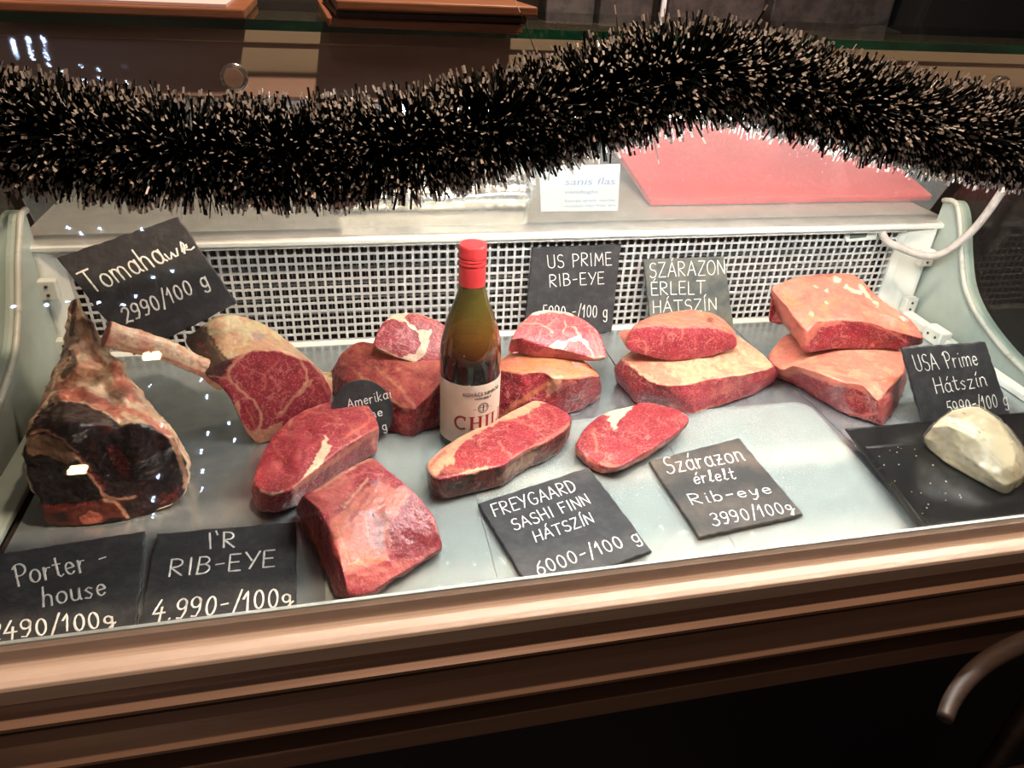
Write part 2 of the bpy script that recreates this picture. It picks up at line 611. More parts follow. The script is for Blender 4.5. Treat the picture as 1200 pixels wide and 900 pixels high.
th = thing('thermometer', 'small white framed digital thermometer clipped on the grille at the right', 'thermometer', (.826, .515, .138))
c = [PY(px, py, .5145) for px, py in ((988, 268), (1031, 266), (1027, 281), (992, 284))]
mb = MB(); mb.prism(c, (0, .0025, 0)); mb.build('housing', M['white'], th, bevel=.001)
c = [PY(px, py, .5138) for px, py in ((997, 270), (1018, 269), (1015, 278), (996, 280))]
mb = MB(); mb.prism(c, (0, .0008, 0)); mb.build('screen', M['lcd'], th)

# clear sheet on the front half of the deck
r0 = .022
poly = [(-.045, -.029), (.597, -.029), (.6135, .225)]
for a in np.linspace(0, math.pi / 2, 8):
    poly.append((.6135 - r0 + r0 * math.cos(a), .258 - r0 + r0 * math.sin(a)))
poly += [(-.045, .258)]
mb = MB(); mb.prism([(x, y, .0006) for x, y in poly], (0, 0, .0034))
sh = mb.build('clear_sheet', M['sheet'])
tag(sh, 'clear sheet with a rounded corner lying on the front of the metal deck', 'sheet')
ZS = .0042      # its upper face

# ------------------------------------------------------------------ behind the back panes
mb = MB()
mb.prism([(.490, .612, .1745), (1.034, .612, .1745), (1.075, .985, .238), (.50, .985, .238)], (0, -.002, .012))
tag(mb.build('cutting_board', M['red_board'], bevel=.003), 'large red cutting board propped behind the back pane on the right', 'cutting board')
pts = np.array([(-.02 + .3 * t, .612 + .004 * math.sin(9 * t), .1955) for t in np.linspace(0, 1, 40)])
mb = MB(); mb.tube(pts, [.0215 + .0012 * math.sin(i * 2.3) for i in range(40)], 28)
fr = thing('foil_roll', 'silvery roll of foil lying behind the back pane at the centre', 'foil roll', (.13, .612, .174))
mb.build('foil', M['foil'], fr, smooth=True)
mb = MB(); mb.tube([(.2795, .612, .1955), (.284, .612, .1955)], .011, 18); mb.build('roll_core', M['bag'], fr)

pn = thing('paper_note', 'white note with faded blue lettering stuck behind the back pane', 'note', (.34, .53, .19))
k = -.434
yk = .535 - k * 0 + .434 * .175 + .0135
def NP(px, py, d=0.0): return PY(px, py, yk + d, k)
c = [NP(632, 196), NP(634, 248), NP(724, 247), NP(727, 192)]
mb = MB(); mb.prism(c, (0, .0006, 0)); mb.build('sheet', M['paper'], pn)


def text_mesh(body, size, M4, m, parent, name='lettering', extrude=.0002, shear=0.0, align='LEFT', fit=None):
    cu = bpy.data.curves.new('letters', 'FONT')
    cu.body, cu.size, cu.extrude, cu.shear, cu.align_x = body, size, extrude, shear, align
    o = bpy.data.objects.new('letters', cu)
    COL.objects.link(o)
    dg = bpy.context.evaluated_depsgraph_get()
    me = bpy.data.meshes.new_from_object(o.evaluated_get(dg))
    bpy.data.objects.remove(o)
    co = np.empty(len(me.vertices) * 3)
    me.vertices.foreach_get('co', co)
    co = co.reshape(-1, 3)
    if fit:
        co[:, 0] *= fit / max(1e-9, co[:, 0].max() - min(0, co[:, 0].min()))
    co = M4(co)
    me.vertices.foreach_set('co', np.asarray(co, float).ravel())
    me.materials.clear()
    me.materials.append(m)
    me.update()
    ob = bpy.data.objects.new(name, me)
    link(ob, parent)
    return ob


def on_plane(o, u, v, nrm):
    o, u, v, nrm = map(np.asarray, (o, u, v, nrm))
    return lambda co: o + co[:, :1] * u + co[:, 1:2] * v + co[:, 2:3] * nrm


o0 = NP(660, 215, -.0006)
uu = NP(721, 214, -.0006) - o0; uu /= np.linalg.norm(uu)
vv = np.array([0, k, 1.0]); vv /= np.linalg.norm(vv)
vv[1] = -abs(vv[1])
for body, px, py, size, w in (('sanis flas', 661, 217, .018, .078), ('vendeglo', 661, 227, .009, .052), ('Szaraz erlelt marha', 661, 237, .007, .080), ('minden nap friss aru', 661, 243, .007, .082)):
    p = NP(px, py, -.0005)
    text_mesh(body, size, on_plane(p, uu, vv, (0, -1, 0)), M['ink_blue'], pn, fit=w)

# back counter beyond the case
for nm, px0, px1, top, Y, mtl, lab, cat in (
        ('paper_bag', 640, 696, .56, 1.08, 'bag', 'grey patterned paper bag behind the counter, just right of the menu boards', 'bag'),
        ('paper_bag', 703, 764, .56, 1.06, 'bag', 'grey patterned paper bag behind the counter, second right of the menu boards', 'bag'),
        ('paper_bag', 783, 894, .58, 1.05, 'bag', 'wide grey patterned paper bag behind the counter, above the tinsel peak', 'bag'),
        ('paper_bag', 905, 1044, .60, 1.10, 'bag', 'grey patterned paper bag behind the counter with white tissue before it', 'bag')):
    a, b = PY(px0, 12, Y), PY(px1, 20, Y)
    mb = MB()
    z0 = .1745 if Y < .96 else .30
    mb.box(a[0], b[0], Y, Y + .07, .3005, top)
    o = mb.build(nm, M[mtl], bevel=.004)
    tag(o, lab, cat, 'patterned bags behind the counter')
mb = MB(); mb.box(XL, 2.0, 1.0, 1.419, -.75, .30); 
tag(mb.build('back_counter', M['fascia_dark'], bevel=.004), 'dark back counter standing behind the meat counter', 'counter')
a, b = PY(774, 20, 1.04), PY(779, 20, 1.04)
mb = MB(); mb.box(a[0], b[0], 1.04, 1.046, .3005, .57); tag(mb.build('white_card', M['paper']), 'thin white card on edge between two grey bags behind the counter', 'card')
# crumpled tissue
a, b = PY(980, 28, 1.03), PY(1068, 32, 1.03)
nx, nz = 26, 12
v, f = [], []
for s in (0, 1):
    for i in range(nx + 1):
        for j in range(nz + 1):
            u, w = i / nx, j / nz
            x = a[0] + (b[0] - a[0]) * u
            z = .3005 + .117 * w * (1 - .05 * math.sin(7 * u))
            y = 1.03 + .006 * noise.noise((u * 9, w * 5, 3)) + s * .004 + .03 * w
            v.append((x, y, z))
q = (nx + 1) * (nz + 1)
for i in range(nx):
    for j in range(nz):
        p = i * (nz + 1) + j
        f.append((p, p + nz + 1, p + nz + 2, p + 1))
        f.append((q + p, q + p + 1, q + p + nz + 2, q + p + nz + 1))
tag(obj('tissue_paper', v, f, M['tissue'], None, True), 'crumpled whitish tissue paper on the back counter at the upper right', 'tissue paper')
a = PY(1066, 30, 1.04)
mb = MB()
mb.prism([(a[0] - .004, 1.04, .3005), (a[0] + .045, 1.04, .60), (2.0, 1.04, .60), (2.0, 1.04, .3005)], (0, .15, 0))
tag(mb.build('black_bag', M['blackbox'], bevel=.012), 'big black bag standing on the back counter at the upper right corner', 'bag')

# ------------------------------------------------------------------ menu boards on the glass top
ZT = .4812


def board(name, p_left, p_right, depth, th, z, m, label, skew=0.0, paper=False):
    a, b = PZ(*p_left, z), PZ(*p_right, z)
    d = (b - a) / np.linalg.norm(b - a)
    nn = np.array([-d[1], d[0], 0]) * depth + d * skew
    t = thing(name, label, 'menu board', (a + b) / 2 + nn / 2, 'menu boards on the glass top')
    mb = MB(); mb.prism([a, b, b + nn, a + nn], (0, 0, th)); mb.build('panel', M[m], t, bevel=.0012)
    if paper:
        g = np.array([0, 0, th + .0002])
        q = [a + d * .012 + nn * .06 + g, b - d * .012 + nn * .06 + g, b - d * .012 + nn * .95 + g, a + d * .012 + nn * .95 + g]
        mb = MB(); mb.prism(q, (0, 0, .002)); mb.build('menu_sheets', M['menu_paper'], t)
    return t


board('menu_board', (-40, 12), (287, 23), .125, .0062, .4814, 'menu_wood', 'reddish wooden menu board with mauve sheets at the upper left corner', 0, True)
board('menu_board', (384, 31), (613, 40.5), .15, .0058, .4814, 'menu_wood', 'lowest reddish wooden board of the stack at the top centre', -.02)
board('menu_board', (394, 21), (617, 29), .13, .0052, .4874, 'menu_dark', 'dark brown board in the middle of the stack at the top centre', -.01)
board('menu_board', (394, 12), (630, 20), .13, .0062, .4928, 'menu_wood', 'topmost orange brown board of the stack at the top centre', .0)


# ------------------------------------------------------------------ chalk lettering
def arc(cx, cy, rx, ry, a0, a1, n=10):
    return [(cx + rx * math.cos(math.radians(a0 + (a1 - a0) * i / n)), cy + ry * math.sin(math.radians(a0 + (a1 - a0) * i / n))) for i in range(n + 1)]


def ring(cx, cy, rx, ry): return arc(cx, cy, rx, ry, 90, 450, 16)


XH = .58
G = {
    ' ': (.35, []),
    'A': (.62, [[(0, 0), (.3, 1), (.6, 0)], [(.12, .36), (.5, .36)]]),
    'B': (.52, [[(.04, 0), (.04, 1)], [(.04, 1)] + arc(.2, .77, .24, .23, 90, -90) + [(.04, .54)], [(.04, .54)] + arc(.22, .27, .28, .27, 90, -90) + [(.04, 0)]]),
    'C': (.55, [arc(.32, .5, .3, .5, 55, 305, 14)]),
    'D': (.6, [[(.04, 0), (.04, 1)], [(.04, 1)] + arc(.12, .5, .44, .5, 90, -90, 12) + [(.04, 0)]]),
    'E': (.5, [[(.46, 1), (.04, 1), (.04, 0), (.48, 0)], [(.04, .52), (.4, .52)]]),
    'F': (.48, [[(.46, 1), (.04, 1), (.04, 0)], [(.04, .52), (.38, .52)]]),
    'G': (.62, [arc(.33, .5, .31, .5, 50, 300, 14) + [(.56, .18), (.56, .45), (.36, .45)]]),
    'H': (.6, [[(.05, 0), (.05, 1)], [(.55, 0), (.55, 1)], [(.05, .5), (.55, .5)]]),
    'I': (.2, [[(.1, 0), (.1, 1)]]),
    'L': (.46, [[(.04, 1), (.04, 0), (.44, 0)]]),
    'M': (.72, [[(.04, 0), (.1, 1), (.36, .3), (.62, 1), (.68, 0)]]),
    'N': (.6, [[(.05, 0), (.05, 1), (.55, 0), (.55, 1)]]),
    'O': (.64, [ring(.32, .5, .3, .5)]),
    'P': (.52, [[(.06, 0), (.06, 1)], [(.06, 1)] + arc(.22, .74, .27, .26, 90, -90) + [(.06, .48)]]),
    'p2': (.56, [[(.16, 0), (.1, .95)], [(-.02, .82)] + arc(.26, .74, .3, .28, 130, -100, 12) + [(.1, .44)]]),
    'R': (.56, [[(.04, 0), (.04, 1)], [(.04, 1)] + arc(.22, .76, .26, .24, 90, -90) + [(.06, .5), (.5, 0)]]),
    'S': (.52, [arc(.28, .74, .22, .25, 40, 250, 10) + arc(.25, .25, .24, .26, 70, -150, 12)]),
    'T': (.6, [[(0, 1), (.6, 1)], [(.3, 1), (.3, 0)]]),
    'U': (.6, [[(.05, 1), (.05, .3)] + arc(.3, .26, .25, .26, 180, 360, 10) + [(.55, 1)]]),
    'Y': (.56, [[(0, 1), (.27, .48)], [(.56, 1), (.2, 0)]]),
    'Z': (.56, [[(.04, 1), (.52, 1), (.02, 0), (.54, 0)]]),
    'Á': (.62, [[(0, 0), (.3, 1), (.6, 0)], [(.12, .36), (.5, .36)], [(.28, 1.1), (.4, 1.3)]]),
    'É': (.5, [[(.46, 1), (.04, 1), (.04, 0), (.48, 0)], [(.04, .52), (.4, .52)], [(.2, 1.1), (.32, 1.3)]]),
    'Í': (.2, [[(.1, 0), (.1, 1)], [(.08, 1.12), (.2, 1.34)]]),
    'a': (.5, [ring(.22, XH / 2, .2, XH / 2), [(.42, XH), (.42, .1), (.52, 0)]]),
    'b': (.48, [[(.05, 1), (.05, 0)], ring(.24, XH / 2, .19, XH / 2)]),
    'e': (.46, [[(.06, .3), (.42, .34)] + arc(.24, .3, .19, .28, 10, 320, 12)]),
    'g': (.5, [ring(.22, XH / 2, .19, XH / 2), [(.41, XH), (.41, -.2)] + arc(.24, -.22, .17, .15, 0, -170, 8)]),
    'g2': (.46, [ring(.22, .38, .17, .2), [(.39, .5), (.38, 0), (.26, -.3), (.12, -.22), (.42, .1), (.52, .18)]]),
    'h': (.5, [[(.04, 1), (.04, 0)], [(.04, .34)] + arc(.23, .36, .18, .22, 170, 0, 8) + [(.42, 0)]]),
    'i': (.2, [[(.1, XH), (.1, .06), (.18, 0)], [(.1, .82), (.11, .86)]]),
    'í': (.2, [[(.1, XH), (.1, .06), (.18, 0)], [(.1, .76), (.2, .96)]]),
    'k': (.46, [[(.04, 1), (.04, 0)], [(.38, XH), (.06, .24), (.4, 0)]]),
    'k2': (.5, [[(.0, .2), (.12, .95), (.2, .7), (.06, 0)], [(.08, .36), (.32, .58), (.3, .34), (.1, .28), (.42, .02), (.6, .12)]]),
    'l': (.28, [[(.02, .1), (.16, .5), (.2, .95), (.1, .95), (.08, .2), (.16, 0), (.28, .08)]]),
    'm': (.76, [[(.04, XH), (.04, 0)], [(.04, .34)] + arc(.2, .38, .15, .2, 170, 0, 7) + [(.36, 0)], [(.36, .34)] + arc(.53, .38, .16, .2, 170, 0, 7) + [(.7, 0)]]),
    'n': (.48, [[(.04, XH), (.04, 0)], [(.04, .34)] + arc(.23, .36, .18, .22, 170, 0, 8) + [(.42, .08), (.48, 0)]]),
    'o': (.5, [ring(.24, XH / 2, .22, XH / 2)]),
    'p': (.5, [[(.05, XH), (.05, -.4)], ring(.25, XH / 2, .2, XH / 2)]),
    'r': (.36, [[(.04, XH), (.05, 0)], [(.05, .32), (.16, .54), (.32, .54)]]),
    's': (.4, [[(.36, .5), (.2, .58), (.06, .46), (.2, .32), (.34, .2), (.24, .02), (.04, .06)]]),
    't': (.36, [[(.16, .9), (.16, .1), (.28, 0), (.38, .08)], [(0, .6), (.34, .6)]]),
    'u': (.5, [[(.04, XH), (.05, .18)] + arc(.22, .18, .17, .18, 180, 340, 7) + [(.42, XH)], [(.42, XH), (.43, .06), (.5, 0)]]),
    'w': (.66, [[(.02, XH), (.1, .06), (.2, .02), (.32, .5), (.42, .03), (.54, .04), (.64, XH)]]),
    'y': (.48, [[(.04, XH), (.1, .2), (.24, .1), (.4, XH)], [(.42, XH), (.3, -.1), (.14, -.34), (.04, -.26)]]),
    'z': (.46, [[(.04, XH), (.4, XH), (.06, 0), (.44, 0)]]),
    'z2': (.46, [[(.04, XH), (.4, XH), (.06, 0), (.44, 0)], [(.1, .3), (.38, .3)]]),
    'á': (.5, [ring(.22, XH / 2, .2, XH / 2), [(.42, XH), (.42, .1), (.52, 0)], [(.24, .76), (.36, .98)]]),
    'é': (.46, [[(.06, .3), (.42, .34)] + arc(.24, .3, .19, .28, 10, 320, 12), [(.22, .74), (.34, .94)]]),
    '0': (.5, [ring(.24, .45, .2, .46)]),
    'o0': (.5, [ring(.24, .32, .2, .3)]),
    '1': (.34, [[(.02, .62), (.22, 1), (.2, 0)]]),
    '2': (.5, [arc(.24, .72, .2, .26, 160, -30, 10) + [(.04, .02), (.2, .08), (.48, 0)]]),
    '3': (.48, [arc(.2, .75, .2, .24, 150, -80, 9) + [(.16, .5)], [(.16, .5)] + arc(.2, .24, .24, .26, 80, -150, 11)]),
    '4': (.54, [[(.3, 1), (.02, .34), (.54, .36)], [(.38, .62), (.34, -.05)]]),
    '5': (.5, [[(.44, 1), (.1, 1), (.07, .56)] + arc(.22, .3, .23, .3, 110, -140, 10)]),
    '6': (.5, [[(.4, .96), (.18, .7), (.06, .34)] + arc(.25, .27, .2, .27, 180, -180, 14)]),
    '7': (.48, [[(.02, .96), (.44, 1), (.16, 0)]]),
    '9': (.5, [ring(.22, .7, .2, .26), [(.42, .8), (.4, .3), (.26, 0), (.08, .02)]]),
    '/': (.34, [[(.02, -.16), (.34, 1.1)]]),
    '-': (.44, [[(.08, .45), (.38, .48)]]),
    '.': (.2, [[(.08, .02), (.1, .06)]]),
    "'": (.16, [[(.04, 1.12), (.1, .86)]]),
    ',': (.2, [[(.1, .06), (.04, -.14)]]),
}


def tokens(s):
    """{name} picks a glyph variant"""
    out, i = [], 0
    while i < len(s):
        if s[i] == '{':
            j = s.index('}', i)
            out.append(s[i + 1:j]); i = j + 1
        else:
            out.append(s[i]); i += 1
    return out


def chalk(parent, p0, nrm, lines, w=.0012, m='chalk', seed=1, name='chalk_lettering'):
    """single-stroke handwriting laid on the plane (p0, nrm); each line: text, baseline start px, end px, cap-top px above the start"""
    rg = random.Random(seed)
    nrm = np.asarray(nrm, float); nrm = nrm / np.linalg.norm(nrm)
    mb = MB()
    for text, a, b, c in lines:
        A, B, T = (PP(*q, p0, nrm) for q in (a, b, c))
        tk = tokens(text)
        tot = sum(G[t][0] + .14 for t in tk) - .14
        U = (B - A) / tot
        V = T - A
        x = 0.0
        for t in tk:
            wd, strokes = G[t]
            dy, rot = rg.uniform(-.03, .03), rg.uniform(-.04, .04)
            for st in strokes:
                q = np.array(st, float)
                if len(q) > 2:
                    seg = np.linalg.norm(np.diff(q, axis=0), axis=1)
                    q = q[np.concatenate([[True], seg > 1e-6])]
                P3 = [A + U * (x + px_ + rot * py_) + V * (py_ + dy) for px_, py_ in q]
                P3 = np.array(P3)
                if len(P3) > 2 and len(P3) < 8:
                    pass
                # resample straight runs so the line can swell a little
                R = [P3[0]]
                for i in range(len(P3) - 1):
                    k = max(1, int(np.linalg.norm(P3[i + 1] - P3[i]) / .003))
                    for j in range(1, k + 1):
                        R.append(P3[i] + (P3[i + 1] - P3[i]) * j / k)
                R = np.array(R)
                tg = np.gradient(R, axis=0)
                tg /= np.linalg.norm(tg, axis=1)[:, None] + 1e-9
                sd = np.cross(nrm, tg)
                ww = np.array([w * rg.uniform(.8, 1.2) for _ in R])[:, None] * .5
                R = R + nrm * .0003
                e = tg[0] * w * .35
                R[0] -= e; R[-1] += tg[-1] * w * .35
                n = len(R)
                top = nrm * .0003
                v = np.concatenate([R + sd * ww, R + sd * ww * .5 + top, R - sd * ww * .5 + top, R - sd * ww])
                f = []
                for i in range(n - 1):
                    for s in range(3):
                        f.append((s * n + i, s * n + i + 1, (s + 1) * n + i + 1, (s + 1) * n + i))
                mb.add(v, f)
            x += wd + .14
    return mb.build(name, M[m], parent)


def slate(label, corners, p0, nrm, lines, m='slate', th=.005, group='slate price signs', seed=1, w=.0012, wob=.0008):
    """a slab of slate whose face lies in the plane (p0, nrm); corners in px, clockwise"""
    nrm = np.asarray(nrm, float); nrm = nrm / np.linalg.norm(nrm)
    c = [PP(*q, p0, nrm) for q in corners]
    rg = random.Random(seed)
    edge = []
    n = len(c)
    for i in range(n):
        a, b = c[i], c[(i + 1) % n]
        k = max(2, int(np.linalg.norm(b - a) / .006))
        d = np.cross(nrm, (b - a) / np.linalg.norm(b - a))
        for j in range(k):
            edge.append(a + (b - a) * j / k + d * (rg.uniform(-wob, wob) if j else 0))
    low = min(edge, key=lambda p: p[2])
    t = thing('slate_sign', label, 'price sign', low, group)
    mb = MB()
    E1 = np.array(edge)
    cen = E1.mean(0)
    inner = E1 + (cen - E1) * .012
    n = len(E1)
    v = np.concatenate([inner, E1 - nrm * .0008, E1 - nrm * (th - .0006), inner - nrm * th])
    f = [tuple(range(n))[::-1], tuple(range(3 * n, 4 * n))]
    for r in range(3):
        for i in range(n):
            j = (i + 1) % n
            f.append((r * n + i, r * n + j, (r + 1) * n + j, (r + 1) * n + i))
    mb.add(v, f)
    o = mb.build('slab', M[m], t)
    bm = bmesh.new(); bm.from_mesh(o.data); bmesh.ops.recalc_face_normals(bm, faces=bm.faces); bm.to_mesh(o.data); bm.free()
    if lines:
        chalk(t, p0, nrm, lines, w * 1.12, seed=seed)
    return t


UP = (0, 0, 1)
slate('black slate sign lying flat by the rail, reading Porterhouse', [(-28, 653), (170, 622), (158, 742), (-55, 777)], (0, 0, .006), UP, [
    ('{p2}orter -', (18, 688), (128, 664), (14, 663)), ('house', (50, 711), (125, 698), (49, 688)), ('2490/100{g2}', (-14, 752), (134, 733), (-13, 731))], seed=3, w=.0017)
slate("black slate sign lying flat by the rail, reading I'R RIB-EYE", [(184, 625), (346, 611), (347, 724), (160, 745)], (0, 0, .006), UP, [
    ("I'R", (244, 643), (276, 642), (244, 625)), ('RIB-EYE', (197, 676), (322, 664), (201, 656)), ('4.990-/100{g2}', (177, 729), (342, 709), (182, 705))], seed=4, w=.0017)
slate('slate sign lying tilted on the clear sheet, reading FREYGAARD SASHI FINN', [(560, 590), (690, 547), (764, 645), (624, 694)], (0, 0, ZS + .0056), UP, [
    ('FREYGAARD', (580, 606), (677, 575), (574, 592)), ('SASHI FINN', (603, 622), (693, 590), (597, 610)), ('HÁTSZÍN', (628, 636), (697, 612), (623, 624)), ('6000-/100 g', (631, 675), (752, 633), (624, 660))], m='slate', seed=5, w=.0014)
slate('dusty slate sign lying right of the small steak, reading Szarazon erlelt Rib-eye', [(761, 540), (866, 513), (941, 602), (820, 629)], (0, 0, ZS + .0056), UP, [
    ('Szára{z2}on', (782, 556), (873, 539), (775, 537)), ('érlelt', (814, 568), (862, 561), (810, 554)), ('Rib-eye', (811, 592), (906, 578), (805, 580)), ('3990/100{g2}', (836, 616), (931, 599), (830, 602))], m='slate_brown', seed=6, w=.0014)
nz = np.array([0, -1, .085])
slate('black slate sign leaning on the grille, reading US PRIME RIB-EYE', [(624, 290), (728, 286.5), (717, 389), (614, 394)], (.40, .4985, 0.0), nz, [
    ('US PRIME', (642, 314), (717, 310), (641, 299)), ('RIB-EYE', (644, 336), (708, 332), (643, 322)), ('5990 -/100 g', (636, 373), (712, 371), (636, 358))], seed=7, w=.0012)
slate('worn greyish slate sign leaning on the grille, reading SZARAZON ERLELT', [(754, 305), (849, 301), (860, 385), (764, 390)], (.6, .486, 0.0), np.array([0, -1, .14]), [
    ('SZÁRAZON', (761, 325), (850, 321), (760, 308)), ('ÉRLELT', (763, 346), (826, 344), (762, 331)), ('HÁTSZÍN', (765, 367), (840, 363), (764, 353))], m='slate_grey', seed=8, w=.0013)
slate('dark slate sign leaning behind the black tray, reading USA Prime Hatszin', [(1057, 408), (1155, 401), (1187, 494), (1083, 500)], PZ(1083, 499.5, .0008), np.array([.0, -1, .30]), [
    ('USA {p2}rime', (1074, 435), (1147, 428), (1068, 416)), ('Hátszín', (1097, 461), (1157, 452), (1092, 443)), ('5990-/100 g', (1112, 487), (1182, 474), (1108, 471))], seed=9, w=.0011)
# tilted sign stuck into the big rib steak
TD = [AT(66, 302, .815), AT(208, 254, .83), AT(277, 355, .84), AT(156, 416, .825)]
tn = np.cross(TD[3] - TD[0], TD[1] - TD[0]); tn /= np.linalg.norm(tn)
if tn[1] > 0: tn = -tn
slate('black slate sign tilted high at the left above the rib bone, reading Tomahawk', [(66, 302), (208, 254), (277, 355), (156, 416)], TD[0], tn, [
    ('Tomaha', (108, 344), (196, 306), (90, 321)), ('w{k2}', (197, 306), (226, 292), (190, 293)), ('2990/100 g', (148, 380), (246, 334), (140, 363))], seed=10, w=.0019)
# round sign before the back roast
rp = PZ(430, 521, .001)
rn = np.array([.05, -1, .32])
rc = PP(424.5, 483, rp, rn)
slate('round black slate sign propped between the roasts left of the bottle', [(424.5 + 36.5 * math.sin(a) , 483 - 37.5 * math.cos(a)) for a in np.linspace(0, 2 * math.pi, 40, endpoint=False)], rp, rn, [
    ('Amerikai', (408, 479), (459, 466), (406, 468)), ('szine', (414, 494), (449, 487), (412, 484)), ('00 g', (430, 510), (454, 503), (428, 500))], seed=11, w=.0010, wob=.0001)

# ------------------------------------------------------------------ meat
PAL = dict(r='8f2430', r2='9c313d', d='6a121b', dd='401014', f='cf9878', w='e0c2a2', p='bc5e55', pf='c8715d', k='241c1c', k2='352727', b='6a352c', bt='8c6a50', y='cdb68c', o='c47850', v='a8868a', m='82202a')
LEAN = set(['r', 'r2', 'd', 'm', 'dd'])


def meat_material():
    m, nt, b, out = new_mat('raw_beef')
    at = nt.nodes.new('ShaderNodeAttribute'); at.attribute_name = 'Col'
    al = nt.nodes.new('ShaderNodeAttribute'); al.attribute_name = 'lean'
    tc = nt.nodes.new('ShaderNodeTexCoord')
    # fine pale flecks in the lean
    n1 = nt.nodes.new('ShaderNodeTexNoise'); n1.inputs['Scale'].default_value = 560; n1.inputs['Detail'].default_value = 2
    r1 = nt.nodes.new('ShaderNodeValToRGB'); r1.color_ramp.elements[0].position, r1.color_ramp.elements[1].position = .57, .68
    # wandering thin veins
    n2 = nt.nodes.new('ShaderNodeTexNoise'); n2.inputs['Scale'].default_value = 62; n2.inputs['Detail'].default_value = 3; n2.inputs['Distortion'].default_value = .6
    s = nt.nodes.new('ShaderNodeMath'); s.operation = 'SUBTRACT'; s.inputs[1].default_value = .5
    ab = nt.nodes.new('ShaderNodeMath'); ab.operation = 'ABSOLUTE'
    r2 = nt.nodes.new('ShaderNodeValToRGB'); r2.color_ramp.elements[0].position, r2.color_ramp.elements[1].position = 0.0, .034
    r2.color_ramp.elements[0].color, r2.color_ramp.elements[1].color = (1, 1, 1, 1), (0, 0, 0, 1)
    n3 = nt.nodes.new('ShaderNodeTexNoise'); n3.inputs['Scale'].default_value = 38
    r3 = nt.nodes.new('ShaderNodeValToRGB'); r3.color_ramp.elements[0].position, r3.color_ramp.elements[1].position = .42, .60
    m1 = nt.nodes.new('ShaderNodeMath'); m1.operation = 'MULTIPLY'
    m2 = nt.nodes.new('ShaderNodeMath'); m2.operation = 'MAXIMUM'
    m3 = nt.nodes.new('ShaderNodeMath'); m3.operation = 'MULTIPLY'
    m4 = nt.nodes.new('ShaderNodeMath'); m4.operation = 'MULTIPLY'; m4.inputs[1].default_value = .62
    mix = nt.nodes.new('ShaderNodeMix'); mix.data_type = 'RGBA'
    mix.inputs[7].default_value = rgba('d89484')
    L = nt.links.new
    for n in (n1, n2, n3): L(tc.outputs['Object'], n.inputs['Vector'])
    L(n1.outputs['Fac'], r1.inputs['Fac']); L(n2.outputs['Fac'], s.inputs[0]); L(s.outputs[0], ab.inputs[0]); L(ab.outputs[0], r2.inputs['Fac'])
    L(n3.outputs['Fac'], r3.inputs['Fac']); L(r2.outputs['Color'], m1.inputs[0]); L(r3.outputs['Color'], m1.inputs[1])
    L(m1.outputs[0], m2.inputs[0]); L(r1.outputs['Color'], m2.inputs[1])
    L(m2.outputs[0], m3.inputs[0]); L(al.outputs['Fac'], m3.inputs[1]); L(m3.outputs[0], m4.inputs[0])
    L(m4.outputs[0], mix.inputs[0]); L(at.outputs['Color'], mix.inputs[6])
    # mottling
    n5 = nt.nodes.new('ShaderNodeTexNoise'); n5.inputs['Scale'].default_value = 150; n5.inputs['Detail'].default_value = 4
    L(tc.outputs['Object'], n5.inputs['Vector'])
    mr = nt.nodes.new('ShaderNodeMapRange'); mr.inputs[1].default_value, mr.inputs[2].default_value, mr.inputs[3].default_value, mr.inputs[4].default_value = .25, .75, .78, 1.16
    L(n5.outputs['Fac'], mr.inputs[0])
    mx2 = nt.nodes.new('ShaderNodeMix'); mx2.data_type = 'RGBA'; mx2.blend_type = 'MULTIPLY'; mx2.inputs[0].default_value = 1
    L(mix.outputs[2], mx2.inputs[6]); L(mr.outputs[0], mx2.inputs[7])
    L(mx2.outputs[2], b.inputs['Base Color'])
    n4 = nt.nodes.new('ShaderNodeTexNoise'); n4.inputs['Scale'].default_value = 260; n4.inputs['Detail'].default_value = 4
    L(tc.outputs['Object'], n4.inputs['Vector'])
    bp = nt.nodes.new('ShaderNodeBump'); bp.inputs['Strength'].default_value = .55; bp.inputs['Distance'].default_value = .0018
    L(n4.outputs['Fac'], bp.inputs['Height']); L(bp.outputs['Normal'], b.inputs['Normal'])
    b.inputs['Roughness'].default_value = .31
    b.inputs['Specular IOR Level'].default_value = .5
    return m


M['meat'] = meat_material()


def resample_pair(loops, n):
    """closed loops with equal point counts -> equal rings, matching points kept together, corners softened"""
    L0 = np.array(loops[0])
    k = len(L0)
    seg = np.linalg.norm(np.roll(L0, -1, 0) - L0, axis=1)
    cnt = np.maximum(2, np.round(seg / seg.sum() * n).astype(int))
    out = []
    for L in loops:
        L = np.array(L)
        R = []
        for i in range(k):
            p0, p1, p2, p3 = L[(i - 1) % k], L[i], L[(i + 1) % k], L[(i + 2) % k]
            for t in np.arange(cnt[i]) / cnt[i]:
                c = .5 * (2 * p1 + (p2 - p0) * t + (2 * p0 - 5 * p1 + 4 * p2 - p3) * t * t + (3 * p1 - p0 - 3 * p2 + p3) * t ** 3)
                R.append(.6 * c + .4 * (p1 + (p2 - p1) * t))
        out.append(np.array(R))
    return out


def vnoise(P, scale, seed, octv=2):
    out = np.empty(len(P))
    off = Vector((seed * 3.7, seed * 1.3, seed * 7.1))
    for i, p in enumerate(P):
        q = Vector(p) * scale + off
        v = noise.noise(q)
        if octv > 1: v += .5 * noise.noise(q * 2.1)
        if octv > 2: v += .3 * noise.noise(q * 4.3)
        out[i] = v
    return out


def inside(px, py, poly):
    poly = np.asarray(poly, float)
    c = np.zeros(len(px), bool)
    j = len(poly) - 1
    for i in range(len(poly)):
        xi, yi = poly[i]; xj, yj = poly[j]
        m = ((yi > py) != (yj > py)) & (px < (xj - xi) * (py - yi) / (yj - yi + 1e-12) + xi)
        c ^= m
        j = i
    return c


